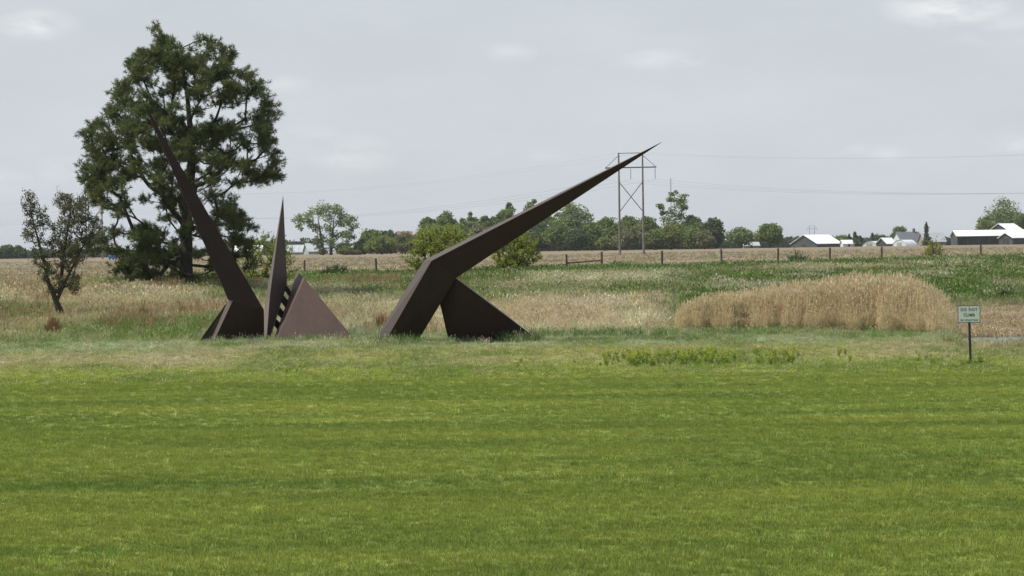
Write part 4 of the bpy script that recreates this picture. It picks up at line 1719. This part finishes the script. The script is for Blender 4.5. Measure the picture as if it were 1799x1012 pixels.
def gable(px, d, L, W, eave, ridge, rz, wall, roof, label, name='barn', cat='barn', openings=0, windows=0, doors=0, chimney=False, ribs=0):
    """gabled building, ridge along local x; the front (camera side) is local -y"""
    g = GP(px, d)
    root = empty(name, g, R(rz))
    tag(root, label, cat, 'farm buildings on the horizon')
    l, w_ = L / 2, W / 2
    mb_ = MB()
    mb_.poly([(-l, -w_, -.5), (l, -w_, -.5), (l, w_, -.5), (-l, w_, -.5), (-l, -w_, eave), (l, -w_, eave), (l, w_, eave), (-l, w_, eave), (-l, 0, ridge), (l, 0, ridge)],
             [(0, 1, 5, 4), (2, 3, 7, 6), (3, 0, 4, 8, 7), (1, 2, 6, 9, 5), (3, 2, 1, 0)])
    mb_.build('wall', wall, root)
    ov = .5
    sl_ = (ridge - eave) / w_
    for s_ in (-1, 1):
        mb_ = MB()
        y1, z1 = s_ * (w_ + ov), eave - sl_ * ov
        mb_.poly([(-l - ov, 0, ridge + .06), (l + ov, 0, ridge + .06), (l + ov, y1, z1 + .06), (-l - ov, y1, z1 + .06),
                  (-l - ov, 0, ridge + .24), (l + ov, 0, ridge + .24), (l + ov, y1, z1 + .24), (-l - ov, y1, z1 + .24)],
                 [(0, 1, 2, 3), (4, 7, 6, 5), (0, 4, 5, 1), (1, 5, 6, 2), (2, 6, 7, 3), (3, 7, 4, 0)])
        for k in range(ribs):
            x = -l + (k + .5) * L / ribs
            mb_.poly([(x - .05, 0, ridge + .245), (x + .05, 0, ridge + .245), (x + .05, y1, z1 + .245), (x - .05, y1, z1 + .245),
                      (x - .05, 0, ridge + .32), (x + .05, 0, ridge + .32), (x + .05, y1, z1 + .32), (x - .05, y1, z1 + .32)],
                     [(4, 7, 6, 5), (1, 5, 6, 2), (3, 7, 4, 0), (2, 6, 7, 3)])
        mb_.build('roof', roof, root)
    for k in range(openings):
        x = -l + (k + .5) * L / openings
        mb_ = MB()
        hw = L / openings * .42
        mb_.box(x - hw, x + hw, -w_ - .05, -w_ + .05, 0, eave - .5)
        mb_.build('bay_opening', M_OPEN, root)
    for k in range(windows):
        x = -l + (k + .5) * L / windows
        mb_ = MB()
        mb_.box(x - .5, x + .5, -w_ - .06, -w_ + .02, 1.0, min(2.3, eave - .3))
        mb_.build('window', M_GLASS, root)
    for k in range(doors):
        mb_ = MB()
        mb_.box(-l - .07, -l + .02, -1.6, 1.6, 0, min(3.0, eave - .2))
        mb_.build('door', wall if wall != M_WALLD else M_OPEN, root)
    if chimney:
        mb_ = MB()
        mb_.box(l * .55, l * .55 + .9, -.4, .5, ridge - .6, ridge + 1.6)
        mb_.build('chimney', M_ROOFR, root)
    return root


gable(1434, 1100, 14.0, 16.5, 2.7, 6.4, 36, M_WALLD, M_ROOFW, 'dark barn with large bright white roof, left of the farm', doors=1, ribs=8)
gable(1489, 1080, 5.0, 3.5, 2.6, 3.9, 14, M_WALLW, M_ROOFW, 'small white shed right of the white roofed barn', 'shed', 'shed', windows=1, doors=1)
gable(1557, 1030, 5.5, 5.5, 2.3, 4.4, 40, M_WALLD, M_ROOFW, 'small dark shed with white roof between the two quonset huts', 'shed', 'shed', doors=1, ribs=3)
gable(1594, 1120, 11.0, 7.5, 3.6, 7.2, 24, M_WALLW, M_ROOFD, 'white farmhouse with dark roof and brick chimney', 'farmhouse', 'house', windows=3, doors=1, chimney=True)
gable(1637, 1090, 9.5, 7, 3.0, 6.4, 14, M_WALLT, M_ROOFG, 'grey roofed low building right of the farmhouse', 'farm_building', 'building', windows=3, ribs=5)
gable(1750, 930, 31, 9, 3.6, 5.5, 5, M_WALLD, M_ROOFW, 'long low dark barn with white roof and open bays', 'barn', 'barn', openings=8, ribs=12)
gable(1768, 1050, 8.5, 10, 7.0, 9.6, 36, M_WALLD, M_ROOFW, 'tall dark barn standing behind the long open barn', 'barn', 'barn', doors=1, ribs=4)
gable(1786, 880, 9.5, 7, 2.3, 3.9, 30, M_WALLD, M_ROOFW, 'low dark barn with white roof in front of the long barn', 'barn', 'barn', doors=1, ribs=5)
gable(1318, 1000, 6, 4, 2.2, 3.4, 10, M_WALLT, M_ROOFG, 'small brown shed between the two lone trees', 'shed', 'shed', doors=1, windows=1)
gable(524, 980, 7.4, 11, 1.9, 4.5, -6, M_WALLG, M_ROOFG, 'pale grey ribbed roof barn left of the cottonwood', 'barn', 'barn', ribs=4)
gable(555, 960, 7.4, 9, 1.9, 4.7, 16, M_WALLG, M_ROOFG, 'bluish grey roofed barn right behind the cottonwood trunks', 'barn', 'barn', ribs=5)
gable(436, 960, 10, 8, 2.4, 4.2, 6, M_WALLW, M_ROOFW, 'white roofed barn seen through the bush beside the pine', 'barn', 'barn', ribs=6)
gable(632, 940, 3.2, 5, 2.4, 3.6, 8, M_WALLG, M_ROOFG, 'small pale roofed shed right of the cottonwood', 'shed', 'shed', windows=1)
gable(651, 950, 2.8, 5, 2.4, 3.6, 8, M_WALLG, M_ROOFW, 'second small pale roofed shed, under the dark green tree', 'shed', 'shed', windows=1)
gable(624, 820, 2.6, 3.5, 1.9, 2.6, 0, M_WALLT, M_ROOFG, 'tiny brown hut below the pale roofed sheds', 'hut', 'hut', windows=1)
gable(711, 900, 4.6, 8, 5.0, 7.4, 8, M_WALLT, M_ROOFR, 'red roofed house showing above the olive tree', 'house', 'house', windows=3, ribs=0)


def quonset(px, d, rad_, L, rz, label):
    g = GP(px, d)
    root = empty('quonset_hut', g, R(rz))
    tag(root, label, 'hut', 'farm buildings on the horizon')
    mb_ = MB()
    n_ = 18
    nx = 24
    vs_ = []
    for i in range(nx + 1):
        x = -L / 2 + L * i / nx
        rr = rad_ * (1.0 + (.012 if i % 2 else 0))
        for k in range(n_ + 1):
            t_ = math.pi * k / n_
            vs_.append((x, -rr * math.cos(t_), rr * math.sin(t_) * .95 - .1))
    mb_.poly(vs_, [(i * (n_ + 1) + k, (i + 1) * (n_ + 1) + k, (i + 1) * (n_ + 1) + k + 1, i * (n_ + 1) + k + 1) for i in range(nx) for k in range(n_)])
    mb_.build('roof', M_ROOFW2, root)
    mb_ = MB()
    x = -L / 2 + .15
    e_ = [(x, -rad_ * .985 * math.cos(math.pi * k / n_), rad_ * .98 * math.sin(math.pi * k / n_) * .95 - .1) for k in range(n_ + 1)]
    mb_.poly(e_, [tuple(range(n_ + 1))[::-1]])
    x = L / 2 - .15
    mb_.poly([(x, q[1], q[2]) for q in e_], [tuple(range(n_ + 1))])
    mb_.build('end_wall', M_WALLW, root)
    mb_ = MB()
    mb_.box(-L / 2 + .06, -L / 2 + .13, -1.2, 1.2, 0, min(2.6, rad_ * .7))
    mb_.build('door', M_WALLG, root)


M_ROOFW2 = solid('corrugated_steel', (.60, .63, .65), (.50, .53, .56), .4, .4)
quonset(1533, 1040, 3.6, 8, 62, 'left quonset hut of pale corrugated steel')
quonset(1590, 1020, 3.9, 7, 40, 'right quonset hut of pale corrugated steel in front of the farmhouse')

# silo by the long barn
g = GP(1787, 1060)
root = empty('silo', g)
tag(root, 'small white silo rising behind the long barn', 'silo')
mb = MB()
mb.tube((0, 0, -.3), (0, 0, 7.2), 1.0, 1.0, 14)
mb.build('tank', M_ROOFW2, root)
mb = MB()
mb.tube((0, 0, 7.2), (0, 0, 8.1), 1.08, .15, 14)
mb.build('roof', M_ROOFG, root)

# blue car far off, seen past the lowest pine branches
M_BLUE = solid('blue_paint', (.03, .13, .42), (.025, .11, .36), 2, .3)
M_RUB = solid('tyre_rubber', (.02, .02, .02), (.015, .015, .015), 4, .8)
g = GP(201, 640)
root = empty('parked_car', g, R(80))
tag(root, 'small bright blue car far off beneath the pine branches', 'car')
prof = [(-2.1, .35), (2.1, .35), (2.15, .75), (1.95, .95), (1.0, 1.05), (.4, 1.5), (-1.1, 1.52), (-1.9, 1.1), (-2.15, 1.0)]
mb = MB()
n_ = len(prof)
mb.poly([(x, -.85, z) for x, z in prof] + [(x, .85, z) for x, z in prof],
        [tuple(range(n_)), tuple(range(2 * n_ - 1, n_ - 1, -1))] + [(k, k + n_, (k + 1) % n_ + n_, (k + 1) % n_) for k in range(n_)])
mb.build('body', M_BLUE, root, bevel=.06)
mb = MB()
mb.poly([(-1.15, -.72, 1.47), (-1.82, -.72, 1.14), (-1.82, .72, 1.14), (-1.15, .72, 1.47)], [(0, 1, 2, 3)])
ob = mb.build('rear_window', M_GLASS, root)
ob.location = (-.03, 0, .03)
for x in (-1.3, 1.3):
    for s_ in (-1, 1):
        mb = MB()
        mb.tube((x, s_ * .72, .33), (x, s_ * .9, .33), .33, .33, 14)
        mb.build('wheel', M_RUB, root)

# ------------------------------------------------------------------ air
HAZE = 0.00007
if HAZE > 0:
    mt, t, out = newmat('haze_air')
    pv = N(t, 'ShaderNodeVolumePrincipled')
    pv.inputs['Color'].default_value = (.86, .90, .95, 1)
    pv.inputs['Density'].default_value = HAZE
    pv.inputs['Anisotropy'].default_value = .3
    t.links.new(pv.outputs[0], out.inputs['Volume'])
    mb = MB()
    mb.box(-12000, 12000, -100, 9300, -2.0, 34)
    o = mb.build('haze', mt)
    tag(o, 'thin pale summer haze over the farmland', 'haze', kind='stuff')
